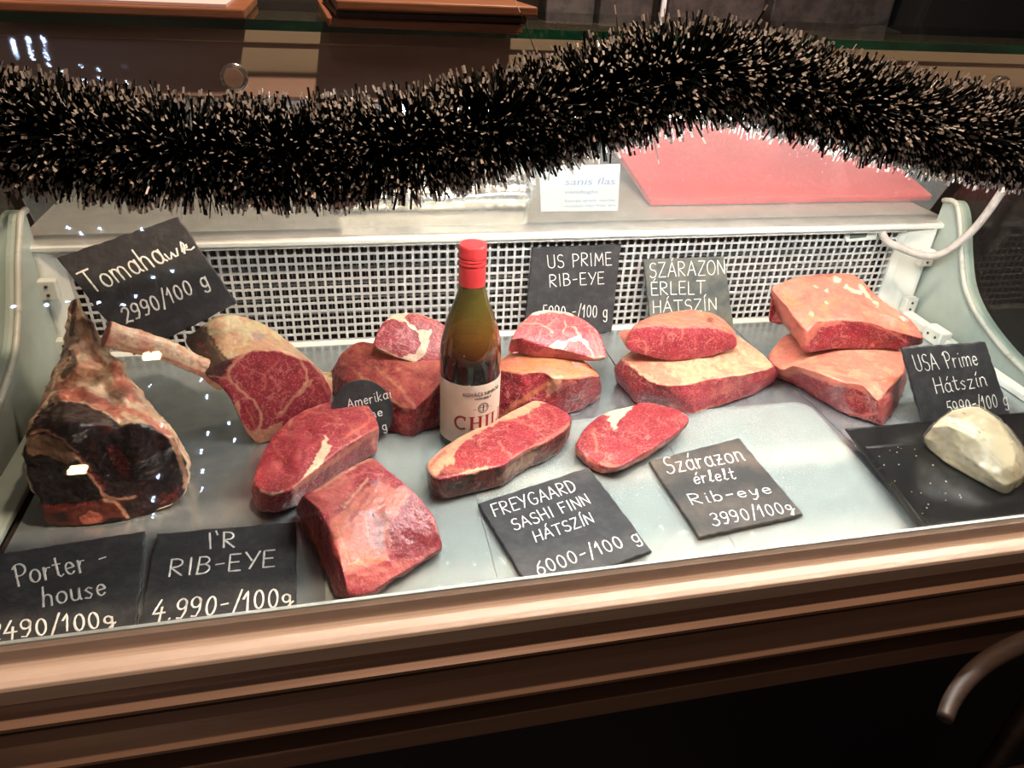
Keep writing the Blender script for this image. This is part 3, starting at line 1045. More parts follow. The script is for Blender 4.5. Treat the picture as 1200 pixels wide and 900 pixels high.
def seg_dist(px, py, pts):
    d = np.full(len(px), 1e9)
    for (x0, y0), (x1, y1) in zip(pts[:-1], pts[1:]):
        dx, dy = x1 - x0, y1 - y0
        t = np.clip(((px - x0) * dx + (py - y0) * dy) / (dx * dx + dy * dy + 1e-9), 0, 1)
        d = np.minimum(d, np.hypot(px - x0 - t * dx, py - y0 - t * dy))
    return d


def meat(name, loops, cols, ops=(), parent=None, n=230, capr=46, dome=0.0, smooth=6, amp=.0012, seed=1, wob=2.8, mat_='meat', step=.0018, caps=(True, True), bumps=()):
    """skin over a chain of closed loops; loop 0 is the cut face, the last loop the hidden one. cols = face, flank, back."""
    rings = resample_pair(loops, n)
    N = len(rings[0])
    rows, part = [], []
    c0 = rings[0].mean(0)
    nf = np.zeros(3)
    a = rings[0] - c0
    nf = np.cross(a, np.roll(a, -1, 0)).sum(0)
    nf /= np.linalg.norm(nf) + 1e-12
    cin = rings[1].mean(0) - c0
    if np.dot(nf, cin) > 0: nf = -nf
    # the cut face is stretched over its rim like a membrane, so uneven rims leave no creases
    hgt = (rings[0] - c0) @ nf
    plan = rings[0] - c0 - hgt[:, None] * nf
    fh = np.fft.rfft(hgt)
    kk = np.arange(len(fh))
    for r in range(capr):
        s = (r + .35) / capr
        hs = np.fft.irfft(fh * s ** np.minimum(kk, 60), N)
        rows.append(c0 + plan * s + nf * (hs + dome * (1 - s * s))[:, None]); part.append(0)
    rows.append(rings[0]); part.append(0)
    for A, B in zip(rings[:-1], rings[1:]):
        k = max(3, int(np.linalg.norm(B - A, axis=1).mean() / step))
        for j in range(1, k + 1):
            rows.append(A + (B - A) * j / k); part.append(1)
    c1 = rings[-1].mean(0)
    kb = 8
    for r in range(1, kb):
        rows.append(rings[-1] + (c1 - rings[-1]) * r / kb); part.append(2)
    P = np.array(rows)
    for _ in range(smooth):
        Q = P.copy()
        Q[1:-1] = .5 * P[1:-1] + .25 * (P[:-2] + P[2:])
        P = .5 * Q + .25 * (np.roll(Q, 1, 1) + np.roll(Q, -1, 1)) if _ % 3 == 2 else Q
    R = len(P)
    V = P.reshape(-1, 3)
    part = np.repeat(part, N)
    idx = np.arange(R * N).reshape(R, N)
    F4 = np.stack([idx[:-1], idx[1:], np.roll(idx[1:], -1, 1), np.roll(idx[:-1], -1, 1)], -1).reshape(-1, 4)

    def normals(V):
        fn = np.cross(V[F4[:, 2]] - V[F4[:, 0]], V[F4[:, 3]] - V[F4[:, 1]])
        vn = np.zeros_like(V)
        for k in range(4): np.add.at(vn, F4[:, k], fn)
        return vn / (np.linalg.norm(vn, axis=1)[:, None] + 1e-12)
    vn = normals(V)
    flip = np.dot(vn[N * 3:N * 4].mean(0), nf) < 0
    if flip:
        F4 = F4[:, ::-1]; vn = -vn
    nz_ = vnoise(V, 38, seed, 2)
    nf_ = vnoise(V, 150, seed + 5, 2)
    side = np.where(part == 0, .45, 1.0)
    V = V + vn * ((nz_ * amp * 1.3 + nf_ * amp * .6) * side)[:, None]
    # lumps and dents
    X, Y = to_px(V)
    for bx, by, br, bh in bumps:
        w = np.exp(-((X - bx) ** 2 + (Y - by) ** 2) / (br * br)) * (part < 2)
        V = V + vn * (w * bh)[:, None]
    vn = normals(V) * 1.0
    if np.dot(vn[N * 3:N * 4].mean(0), nf) < 0: vn = -vn
    # colours
    C = np.zeros((len(V), 3)); LE = np.zeros(len(V))
    for k in range(3):
        C[part == k] = lin(PAL[cols[k]]); LE[part == k] = 1.0 if cols[k] in LEAN else 0.0
    X, Y = to_px(V)
    wx = vnoise(V, 120, seed + 11, 2) * wob
    wy = vnoise(V, 120, seed + 17, 2) * wob
    vis = np.einsum('ij,ij->i', vn, CAM - V) > 0
    for op in ops:
        kind, c = op[0], op[1]
        col = lin(PAL[c]); le = 1.0 if c in LEAN else 0.0
        if kind == 'poly':
            w = inside(X + wx, Y + wy, op[2]).astype(float) * vis
            if len(op) > 3: w *= op[3]
        elif kind == 'line':
            d = seg_dist(X + wx * .7, Y + wy * .7, op[3])
            w = np.clip((op[2] * .5 + .7 - d) / 1.4, 0, 1) * vis
            if len(op) > 4: w *= op[4]
        elif kind == 'mottle':       # blotches of one colour over a part: scale, threshold, strength, part
            w = np.clip((vnoise(V, op[2], seed + 23 + len(c), 3) - op[3]) * 6, 0, 1) * op[4]
            if len(op) > 5 and op[5] is not None: w = w * (part == op[5])
            if len(op) > 6: w = w * inside(X + wx, Y + wy, op[6]) * vis
        C = C * (1 - w[:, None]) + col * w[:, None]
        LE = LE * (1 - w) + le * w
    C = C * (1 + .10 * nz_)[:, None]
    me = bpy.data.meshes.new(name)
    me.vertices.add(len(V)); me.vertices.foreach_set('co', V.ravel())
    nq = len(F4)
    extra = [list(idx[0][::-1]), list(idx[-1])]
    if flip: extra = [e[::-1] for e in extra]
    loops_i = np.concatenate([F4.ravel(), np.array(extra[0]), np.array(extra[1])])
    starts = np.concatenate([np.arange(nq) * 4, [nq * 4, nq * 4 + N]])
    tot = np.concatenate([np.full(nq, 4), [N, N]])
    me.loops.add(len(loops_i)); me.loops.foreach_set('vertex_index', loops_i.astype(np.int32))
    me.polygons.add(nq + 2)
    me.polygons.foreach_set('loop_start', starts.astype(np.int32))
    me.polygons.foreach_set('loop_total', tot.astype(np.int32))
    me.polygons.foreach_set('use_smooth', np.ones(nq + 2, bool))
    me.update(calc_edges=True)
    ca = me.color_attributes.new('Col', 'FLOAT_COLOR', 'POINT')
    ca.data.foreach_set('color', np.concatenate([C, np.ones((len(C), 1))], 1).astype(np.float32).ravel())
    la = me.attributes.new('lean', 'FLOAT', 'POINT')
    la.data.foreach_set('value', LE.astype(np.float32))
    me.materials.append(M[mat_])
    me.validate()
    o = bpy.data.objects.new(name, me)
    link(o, parent)
    return o


def LZ(pts, z=None): return [PZ(p[0], p[1], p[2] if len(p) > 2 else z) for p in pts]
def LY(pts, y, k=0.0): return [PY(p[0], p[1], y, k) for p in pts]


def off(loop, d, shrink=1.0):
    L = np.array(loop); c = L.mean(0)
    return [c + (p - c) * shrink + np.asarray(d) for p in L]


def ground(loop, z, shrink=1.0, shift=(0, 0)):
    L = np.array(loop, float); c = L.mean(0)
    out = []
    for p in L:
        q = c + (p - c) * shrink
        out.append(np.array([q[0] + shift[0], q[1] + shift[1], z]))
    return out

GRP = 'beef cuts on the deck'


def cut(name, label, cat='meat', **kw):
    return tag(meat(name, **kw), label, cat, 'cuts of beef in the counter')


def down(top, z, px=None, k=1.0, shift=(0, 0)):
    """lower loop: given pixels meet height z, None drops straight down"""
    g = ground(top, z, k, shift)
    if px:
        for i, p in enumerate(px):
            if p is not None: g[i] = PZ(p[0], p[1], p[2] if len(p) > 2 else z)
    return g


def mid(a, b, t=.5, k=1.03):
    A, B = np.array(a), np.array(b)
    Q = A + (B - A) * t
    c = Q.mean(0)
    S = np.array([k, k, 1.0])
    return [c + (q - c) * S for q in Q]


# --- small steak on the clear sheet, right of the bottle
top = LZ([(675, 521, .024), (684, 503, .026), (699, 489, .026), (716, 481, .026), (740, 475, .026), (753, 471, .027), (767, 472, .028), (780, 475, .029), (797, 480, .030), (807, 487, .031), (808.5, 493, .031), (801, 501, .030), (788, 511, .029), (769, 523, .028), (753, 532, .027), (735, 542.5, .026), (723, 548, .024), (704, 546, .020), (690, 536, .020), (680, 529, .022)])
bot = down(top, ZS + .001, [(674, 532), None, None, None, None, None, None, None, None, None, None, None, None, None, None, (742, 546), (724, 553), (706, 556.5), (694, 553), (682, 542)], .93, (-.006, .004))
cut('beef_steak', 'small oval rib eye steak with a white fat wedge, lying right of the bottle', 'steak', loops=[top, mid(top, bot, .45, 1.015), bot], cols=('r', 'pf', 'pf'), seed=2, amp=.0009, smooth=5, dome=.003, ops=[
    ('mottle', 'r2', 60, .1, .6, 0), ('mottle', 'r', 70, -.1, .9, 1),
    ('poly', 'w', [(745, 473), (732, 487), (725, 492), (723, 501), (719, 505), (715, 496), (712, 491), (717, 488), (707, 486), (716, 480), (740, 474)]),
    ('line', 'pf', 4, [(697, 503), (695, 508), (699, 519), (700, 528)], .8), ('line', 'pf', 2.2, [(753, 496), (759, 505)], .6), ('line', 'pf', 1.8, [(769, 491), (784, 500)], .5), ('line', 'pf', 2, [(733, 505), (745, 509), (752, 515)], .4),
    ('line', 'pf', 4, [(704, 543), (713, 544), (722, 547)], .8), ('line', 'f', 2.6, [(753, 470), (780, 475), (797, 479), (807, 486)], .8), ('line', 'd', 4, [(686, 512), (681, 522), (687, 530)], .6)])

# --- dry-aged steak in front of the bottle
top = LZ([(500, 543), (515, 527), (538, 512), (557, 502.5), (583, 491.5), (607, 478), (627, 469), (640, 471), (657, 478), (670, 488), (666, 498), (657, 508), (640, 517.5), (623, 524), (607, 533), (590, 545), (570, 550), (553, 554), (537, 557), (515, 561.5), (505, 556)], .038)
bot = down(top, ZS + .001, None, .97)
cut('beef_steak', 'long dry-aged sirloin steak with a brown crusted edge, lying in front of the bottle', 'steak', loops=[top, mid(top, bot, .4, 1.02), bot], cols=('r', 'b', 'b'), seed=3, amp=.0012, smooth=4, dome=.002, ops=[
    ('mottle', 'd', 55, .0, .8, 1), ('mottle', 'k2', 70, .2, .85, 1), ('mottle', 'bt', 95, .5, .8, 1), ('mottle', 'r2', 60, .15, .5, 0),
    ('poly', 'f', [(499, 543), (515, 526), (538, 511), (557, 501), (583, 490), (607, 477), (627, 468), (640, 470), (625, 480), (612, 488), (600, 490), (585, 495), (560, 508), (541, 520), (532, 532), (533, 543), (545, 552), (566, 549), (572, 545), (570, 551), (553, 556), (530, 556), (516, 553), (512, 560), (504, 556)], .92),
    ('poly', 'm', [(515, 551), (520, 546), (535, 545), (545, 552), (530, 557), (515, 559)], .8),
    ('line', 'm', 4, [(504, 546), (512, 537), (522, 529)], .6),
    ('line', 'pf', 4, [(666, 497), (657, 505), (637, 517), (617, 529), (600, 537)], .7), ('line', 'pf', 3.2, [(585, 517), (590, 527), (598, 533)], .75), ('line', 'pf', 3, [(590, 492), (607, 493), (621, 499), (631, 505)], .6), ('line', 'pf', 2, [(640, 478), (652, 488), (650, 498)], .5), ('line', 'pf', 2, [(625, 482), (637, 492), (640, 504)], .4),
    ('poly', 'bt', [(583, 559), (592, 551), (605, 541), (618, 532), (630, 530), (624, 543), (612, 548), (600, 553), (588, 564)], .75), ('line', 'bt', 3, [(512, 566), (516, 575), (523, 582)], .7)])

# --- block roast at the front
top = LZ([(354, 581, .058), (372, 570, .063), (400, 552, .064), (435, 535.5, .058), (455, 550, .058), (476, 567, .055), (494, 583, .048), (508, 606, .038), (517, 630, .027), (515, 642, .018), (482, 665, .018), (455, 682, .018), (436, 693, .017), (410, 697, .024), (402, 672, .042), (391, 632, .052), (372, 596, .058)])
bot = down(top, ZS + .001, [(347, 598), None, None, None, None, None, None, None, (516, 640), (512, 648), (482, 669), (456, 687), (437, 698), (396, 701), (388, 687), (369, 648), (350, 612)], .95, (0, 0))
cut('beef_roast', 'square block roast with grey silver skin, lying at the front by the rail', 'meat', loops=[top, mid(top, bot, .5, 1.01), bot], cols=('r2', 'm', 'd'), seed=4, amp=.0018, smooth=4, dome=.008, ops=[
    ('mottle', 'p', 45, .0, .6, 0), ('mottle', 'd', 60, .2, .6, 1),
    ('poly', 'pf', [(387, 609), (404, 598), (421, 583), (436, 566), (456, 562), (480, 574), (467, 598), (457, 610), (450, 640), (457, 655), (425, 668), (404, 674), (399, 655), (387, 626)], .85),
    ('poly', 'r2', [(440, 546), (458, 553), (474, 568), (462, 572), (446, 564)], .8), ('poly', 'p', [(356, 583), (385, 566), (420, 553), (412, 570), (400, 590), (386, 604)], .7),
    ('poly', 'v', [(429, 598), (444, 602), (457, 598), (457, 609), (448, 621), (452, 642), (444, 647), (433, 640), (427, 617)], .5), ('line', 'v', 7, [(436, 600), (446, 616), (446, 638)], .5), ('poly', 'v', [(432, 564), (444, 560), (448, 566), (440, 572)], .4), ('line', 'f', 1.6, [(428, 600), (430, 622), (438, 642)], .6), ('line', 'f', 1.6, [(452, 600), (452, 618), (456, 640)], .5), ('line', 'r2', 4, [(412, 610), (424, 590), (432, 578)], .6), ('line', 'f', 1.6, [(394, 616), (404, 640), (410, 668)], .5), ('line', 'pf', 4, [(420, 676), (450, 668), (480, 654)], .5), ('line', 'm', 2, [(446, 596), (452, 594)], .7),
    ('line', 'f', 3.2, [(404, 594), (421, 573), (431, 561)], .8), ('line', 'f', 3, [(368, 577), (392, 561), (416, 547), (434, 538)], .7), ('line', 'pf', 3, [(380, 575), (405, 562), (430, 550)], .6), ('line', 'f', 3, [(470, 592), (478, 580)], .8),
    ('poly', 'r', [(468, 600), (480, 584), (494, 586), (514, 628), (512, 640), (484, 660), (462, 652), (453, 642), (452, 622)], .85), ('line', 'd', 1.6, [(455, 628), (470, 615), (486, 606)], .5), ('line', 'd', 1.6, [(458, 640), (478, 632), (498, 628)], .4),
    ('line', 'o', 5, [(410, 664), (430, 655), (446, 657)], .7), ('line', 'pf', 1.5, [(360, 610), (372, 640), (386, 672)], .6), ('line', 'm', 3, [(356, 586), (376, 604), (390, 632), (400, 668)], .6)],
    bumps=[(444, 606, 9, -.003), (400, 640, 16, .003)])

# --- thick rib eye leaning behind the block
top = LZ([(403, 467, .047), (420, 466, .048), (431, 473, .048), (440, 488, .048), (444, 501, .047), (431, 508, .047), (412, 519, .046), (401, 526, .045), (378, 543, .044), (356, 561, .042), (342, 573, .041), (320, 579, .039), (306, 574, .038), (298, 563, .038), (300, 548, .039), (308, 529, .040), (320, 510, .041), (337, 493, .043), (356, 481, .044), (378, 473, .045), (391, 469, .046)])
bot = down(top, ZS + .001, [None, None, None, None, None, None, None, None, None, None, (343, 597), (322, 602), (303, 600), (298, 592)] + [None] * 7, .94, (0, .004))
cut('beef_steak', 'thick rib eye steak with dimpled pink face, behind the block roast at the front', 'steak', loops=[top, mid(top, bot, .45, 1.02), bot], cols=('r2', 'r', 'd'), seed=5, amp=.0013, smooth=4, dome=.005, ops=[
    ('mottle', 'p', 50, .2, .4, 0), ('mottle', 'm', 60, .2, .6, 1), ('mottle', 'r', 70, .1, .5, 0),
    ('poly', 'w', [(378, 507), (384, 512), (383, 518), (390, 524), (385, 531), (378, 543), (369, 552), (354, 563), (351, 566), (359, 554), (369, 539), (376, 524), (380, 514)]),
    ('line', 'pf', 6, [(346, 571), (360, 561), (378, 549), (401, 533), (420, 520)], .8), ('line', 'pf', 6, [(425, 515), (436, 508), (443, 502)], .6), ('line', 'w', 2.2, [(305, 574), (314, 578.5), (321, 578.5), (331, 576)], .9),
    ('line', 'pf', 1.8, [(323, 514), (321, 524), (325, 531), (335, 537), (336, 544)], .8), ('line', 'f', 4, [(341, 490), (339, 500)], .8), ('line', 'pf', 1.8, [(352, 488), (362, 483), (378, 484), (393, 490), (397, 497)], .6), ('line', 'pf', 1.6, [(403, 472), (415, 476), (425, 480)], .6),
    ('line', 'pf', 3, [(424, 474), (431, 484), (433, 493), (427, 499), (412, 507), (403, 513)], .8), ('line', 'r', 5, [(436, 500), (420, 511), (405, 521), (392, 530)], .6), ('line', 'f', 3, [(356, 481), (378, 473)], .5), ('line', 'pf', 5, [(438, 508), (438, 524)], .7)],
    bumps=[(362, 511, 8, -.0045), (331, 545, 8, -.004), (337, 505, 6, -.002), (350, 520, 14, .002)])

# --- back roast left of the bottle, with a rib eye on top
top = LZ([(391, 432, .034), (399, 415, .056), (416, 401, .074), (433, 400, .080), (470, 405, .082), (515, 417, .077), (523, 440, .072), (512, 452, .068), (486, 480, .045), (462, 472, .045), (430, 458, .043), (404, 447, .036)])
bot = down(top, .001, [(385, 450), None, None, None, None, None, None, (513, 501), (480, 514), (463, 509), (425, 490), (392, 464)], .97)
cut('beef_roast', 'large roast under a rib eye steak, at the back left of the bottle', 'meat', loops=[top, mid(top, bot, .5, 1.03), bot], cols=('p', 'r', 'd'), seed=6, amp=.0022, smooth=5, dome=.010, ops=[
    ('mottle', 'pf', 40, .05, .6, 0), ('mottle', 'r2', 45, .1, .75, 0), ('mottle', 'f', 75, .4, .6, 0), ('mottle', 'pf', 70, .2, .5, 1),
    ('poly', 'r2', [(387, 432), (398, 420), (420, 424), (424, 440), (412, 452), (398, 462), (386, 456)], .8), ('line', 'pf', 3, [(398, 424), (414, 432), (424, 446)], .7),
    ('line', 'r', 5, [(428, 424), (446, 430)], .7), ('line', 'r2', 5, [(470, 430), (500, 442), (510, 446)], .6), ('line', 'r2', 5, [(436, 440), (462, 452)], .4), ('line', 'f', 3.4, [(420, 438), (450, 462), (478, 482)], .7), ('line', 'f', 4, [(440, 430), (470, 455), (486, 478)], .5),
    ('poly', 'd', [(488, 484), (500, 468), (513, 454), (514, 500), (488, 512), (482, 508)], .75), ('line', 'p', 3, [(507, 462), (498, 480), (492, 500)], .7), ('line', 'p', 2, [(476, 480), (479, 496), (478, 512)], .6)])
top = LY([(440, 393), (448, 378), (461, 368), (478, 366), (493, 368), (512, 375), (528, 386), (533, 400), (528, 416), (518, 424), (505, 432), (486, 426), (465, 419), (443, 409), (437, 403)], .236, 1.0)
bot = off(top, (0, .022, -.016), .93)
cut('beef_steak', 'rib eye steak resting on the roast left of the bottle', 'steak', loops=[top, mid(top, bot, .5, 1.02), bot], cols=('r', 'pf', 'p'), seed=7, amp=.0010, smooth=4, dome=.003, ops=[
    ('mottle', 'r2', 60, .0, .7, 0),
    ('poly', 'w', [(474, 371), (482, 380), (491, 387), (507, 385), (503, 405), (499, 416), (486, 424), (469, 421), (486, 414), (493, 405), (492, 392), (480, 382), (470, 376), (461, 373), (455, 376), (452, 374), (463, 366), (478, 365)], .9),
    ('line', 'w', 3, [(443, 408), (460, 416), (472, 421)], .7), ('line', 'pf', 2, [(457, 399), (459, 409)], .8), ('line', 'pf', 1.6, [(470, 388), (474, 396)], .6), ('line', 'pf', 1.8, [(486, 372), (502, 376), (520, 386)], .6), ('line', 'pf', 1.6, [(512, 392), (518, 402), (512, 416)], .6), ('line', 'f', 2.4, [(478, 366), (493, 368), (512, 375)], .7)])

# --- roast right of the bottle, with a rib eye on top
top = LZ([(580, 428, .058), (598, 412, .072), (620, 405, .078), (660, 411, .078), (690, 425, .072), (703, 441, .052), (690, 440, .062), (677, 444, .060), (649, 444, .062), (637, 436, .067), (610, 437, .067), (588, 434, .061)])
bot = down(top, .001, [(572, 470), None, None, None, None, (704, 462), (697, 472), (685, 480), (662, 487), (640, 490), (610, 495), (580, 492)], .97)
cut('beef_roast', 'red roast with a fat seam under a rib eye steak, right of the bottle', 'meat', loops=[top, mid(top, bot, .5, 1.03), bot], cols=('o', 'r', 'd'), seed=8, amp=.0018, smooth=5, dome=.006, ops=[
    ('mottle', 'pf', 50, .0, .8, 0), ('mottle', 'r2', 60, .1, .6, 1), ('mottle', 'm', 55, .25, .6, 1),
    ('line', 'o', 5, [(584, 490), (604, 475), (628, 458), (650, 444)], .75), ('line', 'd', 2, [(590, 478), (612, 462), (636, 444)], .6),
    ('poly', 'f', [(640, 452), (650, 442), (660, 440), (658, 450), (648, 462), (641, 466)], .8), ('line', 'pf', 2, [(640, 466), (650, 455), (668, 447), (682, 440), (694, 439), (703, 446)], .7), ('line', 'm', 2, [(646, 470), (664, 452)], .5)])
top = LY([(598, 398), (609, 380), (624, 366), (638, 363), (657, 364), (669, 366), (688, 376), (702, 388), (708, 402), (711, 418), (696, 420), (680, 416), (662, 411), (640, 407), (621, 401), (607, 395)], .17, 1.35)
bot = down(top, .076, None, .97, (-.002, .006))
bot = [np.array([b[0], b[1], max(.074, t[2] - .026)]) for t, b in zip(top, bot)]
cut('beef_steak', 'rib eye steak resting on the roast right of the bottle', 'steak', loops=[top, mid(top, bot, .5, 1.02), bot], cols=('r2', 'r', 'r'), seed=9, amp=.0010, smooth=4, dome=.003, ops=[
    ('mottle', 'r', 60, .1, .6, 0), ('mottle', 'p', 70, .25, .6, 0),
    ('poly', 'w', [(642, 406), (654, 400), (666, 400), (677, 393), (673, 383), (677, 388), (688, 400), (694, 412), (690, 410), (683, 401), (677, 398), (668, 401), (660, 410), (651, 408)], .95),
    ('line', 'f', 1.8, [(615, 379), (628, 379), (640, 383), (648, 389)], .8), ('line', 'f', 1.8, [(662, 376), (663, 383), (660, 389)], .8), ('line', 'f', 1.8, [(671, 383), (677, 392)], .8), ('line', 'f', 1.5, [(630, 398), (634, 392), (632, 388)], .6), ('line', 'f', 1.5, [(652, 372), (645, 380)], .5),
    ('line', 'pf', 2, [(697, 386), (704, 402), (707, 416)], .8), ('line', 'pf', 1.8, [(690, 386), (698, 402), (701, 416)], .7), ('line', 'f', 3, [(693, 412), (695, 420), (708, 418)], .7), ('line', 'w', 4.5, [(623, 367), (638, 364), (657, 365), (671, 368)], .9), ('line', 'f', 3, [(606, 385), (616, 373), (624, 367)], .5),
    ('poly', 'p', [(617, 418), (640, 408), (660, 412), (643, 421), (630, 422)], .8), ('poly', 'p', [(672, 424), (684, 416), (696, 420), (690, 428)], .5)])

# --- flat roast with a lumpy fat top, and the steak lying on it
top = LZ([(727, 421, .047), (742, 432, .048), (757, 444, .048), (776, 451, .047), (807, 450, .047), (834, 443, .047), (872, 439, .046), (905, 430, .042), (896, 415, .046), (879, 402, .049), (861, 391, .050), (820, 386, .050), (780, 391, .050), (748, 405, .049)])
m1 = LZ([(719, 432, .028), (731, 447, .026), (749, 460, .024), (781, 467, .024), (809, 470, .024), (838, 461, .024), (877, 453, .024), (913, 438, .024)]) + down(top, .026)[8:]
bot = down(top, .001, [(721, 447), (730, 457), (742, 473), (782, 479), (811, 487), (842, 478), (882, 465), (909, 445)] + [None] * 6, .98)
cut('beef_roast', 'flat sirloin roast with lumpy fat top, below the worn grey sign', 'meat', loops=[top, m1, bot], cols=('f', 'r2', 'd'), seed=10, amp=.0014, smooth=4, dome=.004, ops=[
    ('mottle', 'pf', 45, .1, .6, 0), ('mottle', 'y', 160, .2, .6, 0), ('mottle', 'pf', 70, .2, .45, 1),
    ('poly', 'm', [(727, 420), (718, 431), (720, 447), (741, 475), (784, 478), (777, 453), (757, 444)], .95), ('mottle', 'r', 60, .1, .6, 1, [(727, 420), (718, 431), (720, 447), (741, 475), (784, 478), (777, 453), (757, 444)]),
    ('poly', 'pf', [(733, 421), (760, 440), (776, 451), (800, 450), (790, 442), (764, 428), (748, 414)], .7), ('line', 'p', 6, [(770, 428), (786, 434)], .6), ('line', 'd', 1.8, [(824, 444), (846, 441)], .6),
    ('line', 'pf', 4, [(798, 484), (812, 486), (830, 479), (842, 474)], .9), ('line', 'd', 2, [(806, 477), (826, 473), (842, 466), (866, 454)], .5), ('poly', 'r', [(826, 470), (846, 464), (912, 438), (910, 446), (882, 466), (842, 478)], .6)],
    bumps=[(810 + 13 * (i % 5) + 5 * (i // 5), 432 - 7 * (i // 5) - 2 * (i % 5), 4.2, .0042 if i % 2 else .003) for i in range(15)])
face = LY([(733, 398), (742, 385), (763, 381), (803, 384), (834, 382), (857, 389), (863, 398), (863, 407), (834, 417.5), (805, 422), (782, 423), (757, 417), (736, 410)], .299, .22)
bk = LY([(744, 388), (748, 377), (768, 369), (800, 362), (826, 363), (848, 374), (862, 391)], .352, .2) + off(face, (0, .055, .0), .96)[7:]
cut('beef_steak', 'thick sirloin piece with pink fat top resting on the flat roast', 'steak', loops=[face, mid(face, bk, .5, 1.02), bk], cols=('r', 'pf', 'pf'), seed=11, amp=.0011, smooth=5, dome=.004, ops=[
    ('mottle', 'o', 45, .1, .6, 1), ('mottle', 'r2', 60, .0, .6, 0),
    ('line', 'pf', 3, [(742, 384), (763, 381), (777, 380), (800, 384), (815, 381), (846, 386), (857, 390)], .8), ('line', 'pf', 2.4, [(800, 384), (800, 392), (796, 398)], .8), ('line', 'pf', 2.4, [(734, 400), (745, 399), (756, 400), (757, 415)], .8), ('line', 'pf', 2, [(835, 395), (827, 403)], .8), ('line', 'pf', 1.6, [(815, 396), (815, 406)], .8), ('line', 'pf', 1.8, [(777, 394), (774, 404)], .6),
    ('line', 'f', 4, [(842, 416), (846, 415)], .8), ('line', 'd', 4, [(829, 375), (834, 376)], .7), ('line', 'd', 2, [(806, 364), (814, 364)], .6)])

# --- two fat-capped sirloin roasts stacked at the right
top = LZ([(900, 417, .030), (906, 427, .036), (917, 433, .040), (931, 428, .050), (962, 438, .053), (987, 447, .054), (1011, 451, .053), (1029, 470, .040), (1045, 452, .050), (1060, 435, .057), (1058, 412, .062), (1030, 400, .062), (965, 392, .060), (924, 391, .055), (909, 403, .045)])
bot = down(top, .001, [(903, 430), (907, 438), (913, 443), (936, 454), (969, 475), (994, 488), (1016, 495), (1034, 499), (1049, 480), (1063, 449)] + [None] * 5, .98)
cut('beef_roast', 'lower of two stacked sirloin roasts at the right, fat side up', 'meat', loops=[top, mid(top, bot, .5, 1.01), bot], cols=('pf', 'm', 'd'), seed=12, amp=.0016, smooth=4, dome=.006, ops=[
    ('mottle', 'f', 40, .1, .5, 0), ('mottle', 'r', 50, .0, .7, 1), ('mottle', 'pf', 90, .42, .6, 1),
    ('poly', 'pf', [(905, 425), (917, 433), (931, 427), (962, 438), (990, 448), (1012, 450), (1028, 468), (1018, 466), (1004, 456), (984, 454), (960, 446), (936, 436), (918, 444), (906, 432)], .8),
    ('poly', 'p', [(1030, 470), (1046, 452), (1061, 436), (1064, 450), (1049, 482), (1036, 499), (1028, 490)], .75), ('line', 'm', 3, [(1058, 445), (1040, 475)], .7), ('line', 'r', 2, [(1062, 444), (1044, 478), (1036, 494)], .7), ('line', 'pf', 2.5, [(994, 482), (1012, 487), (1030, 484)], .7),
    ('line', 'pf', 1.8, [(1000, 458), (1006, 464), (1012, 466), (1018, 464)], .7), ('line', 'pf', 1.6, [(1004, 468), (1020, 472)], .7), ('line', 'pf', 1.5, [(958, 452), (964, 462)], .6), ('line', 'pf', 1.5, [(978, 462), (972, 474)], .5)])
top = LZ([(903, 338, .122), (910, 332, .128), (938, 323, .131), (973, 320, .131), (999, 321, .130), (1013, 330, .128), (1029, 347, .122), (1067, 375, .106), (1081, 396, .084), (1043, 386, .100), (1020, 378, .107), (985, 374, .109), (956, 377, .106), (946, 388, .096), (924, 362, .112)])
bot = down(top, .062, [(908, 364, .08), None, None, None, None, None, None, (1076, 398), (1080, 404, .068), (1052, 411, .064), (1015, 410), (980, 411), (958, 413), (944, 414), (922, 387, .07)], .97)
cut('beef_roast', 'upper of the two stacked sirloin roasts at the right, flecked with white fat', 'meat', loops=[top, mid(top, bot, .5, 1.01), bot], cols=('pf', 'm', 'd'), seed=13, amp=.0016, smooth=4, dome=.007, ops=[
    ('mottle', 'o', 40, .15, .6, 0), ('mottle', 'p', 45, -.05, .6, 0), ('mottle', 'r', 50, .0, .7, 1),
    ('poly', 'pf', [(903, 337), (925, 360), (947, 387), (956, 377), (985, 374), (990, 380), (962, 384), (950, 398), (946, 404), (938, 408), (922, 390), (907, 366)], .75), ('line', 'd', 3, [(908, 352), (914, 372), (926, 386)], .6), ('line', 'r', 4, [(942, 408), (960, 402), (972, 404)], .7),
    ('line', 'pf', 3, [(985, 374), (1010, 376), (1042, 388), (1064, 400)], .7), ('line', 'd', 3, [(952, 322), (976, 323)], .6),
    ('line', 'w', 5, [(979, 327), (983, 328)], .95), ('line', 'w', 4, [(992, 336), (1000, 341), (1008, 343)], .9), ('line', 'w', 4, [(1008, 335), (1014, 343), (1020, 350)], .85), ('line', 'w', 4, [(1024, 354), (1028, 357)], .9), ('line', 'w', 3, [(968, 340), (970, 342)], .8), ('line', 'w', 3, [(955, 336), (957, 337)], .7), ('line', 'w', 4, [(950, 367), (953, 369)], .6), ('line', 'w', 3, [(968, 354), (970, 355)], .8), ('line', 'pf', 1.5, [(1038, 392), (1018, 408)], .7)],
    bumps=[(981, 327, 4, .002), (1000, 341, 5, .002), (1014, 343, 5, .002)])

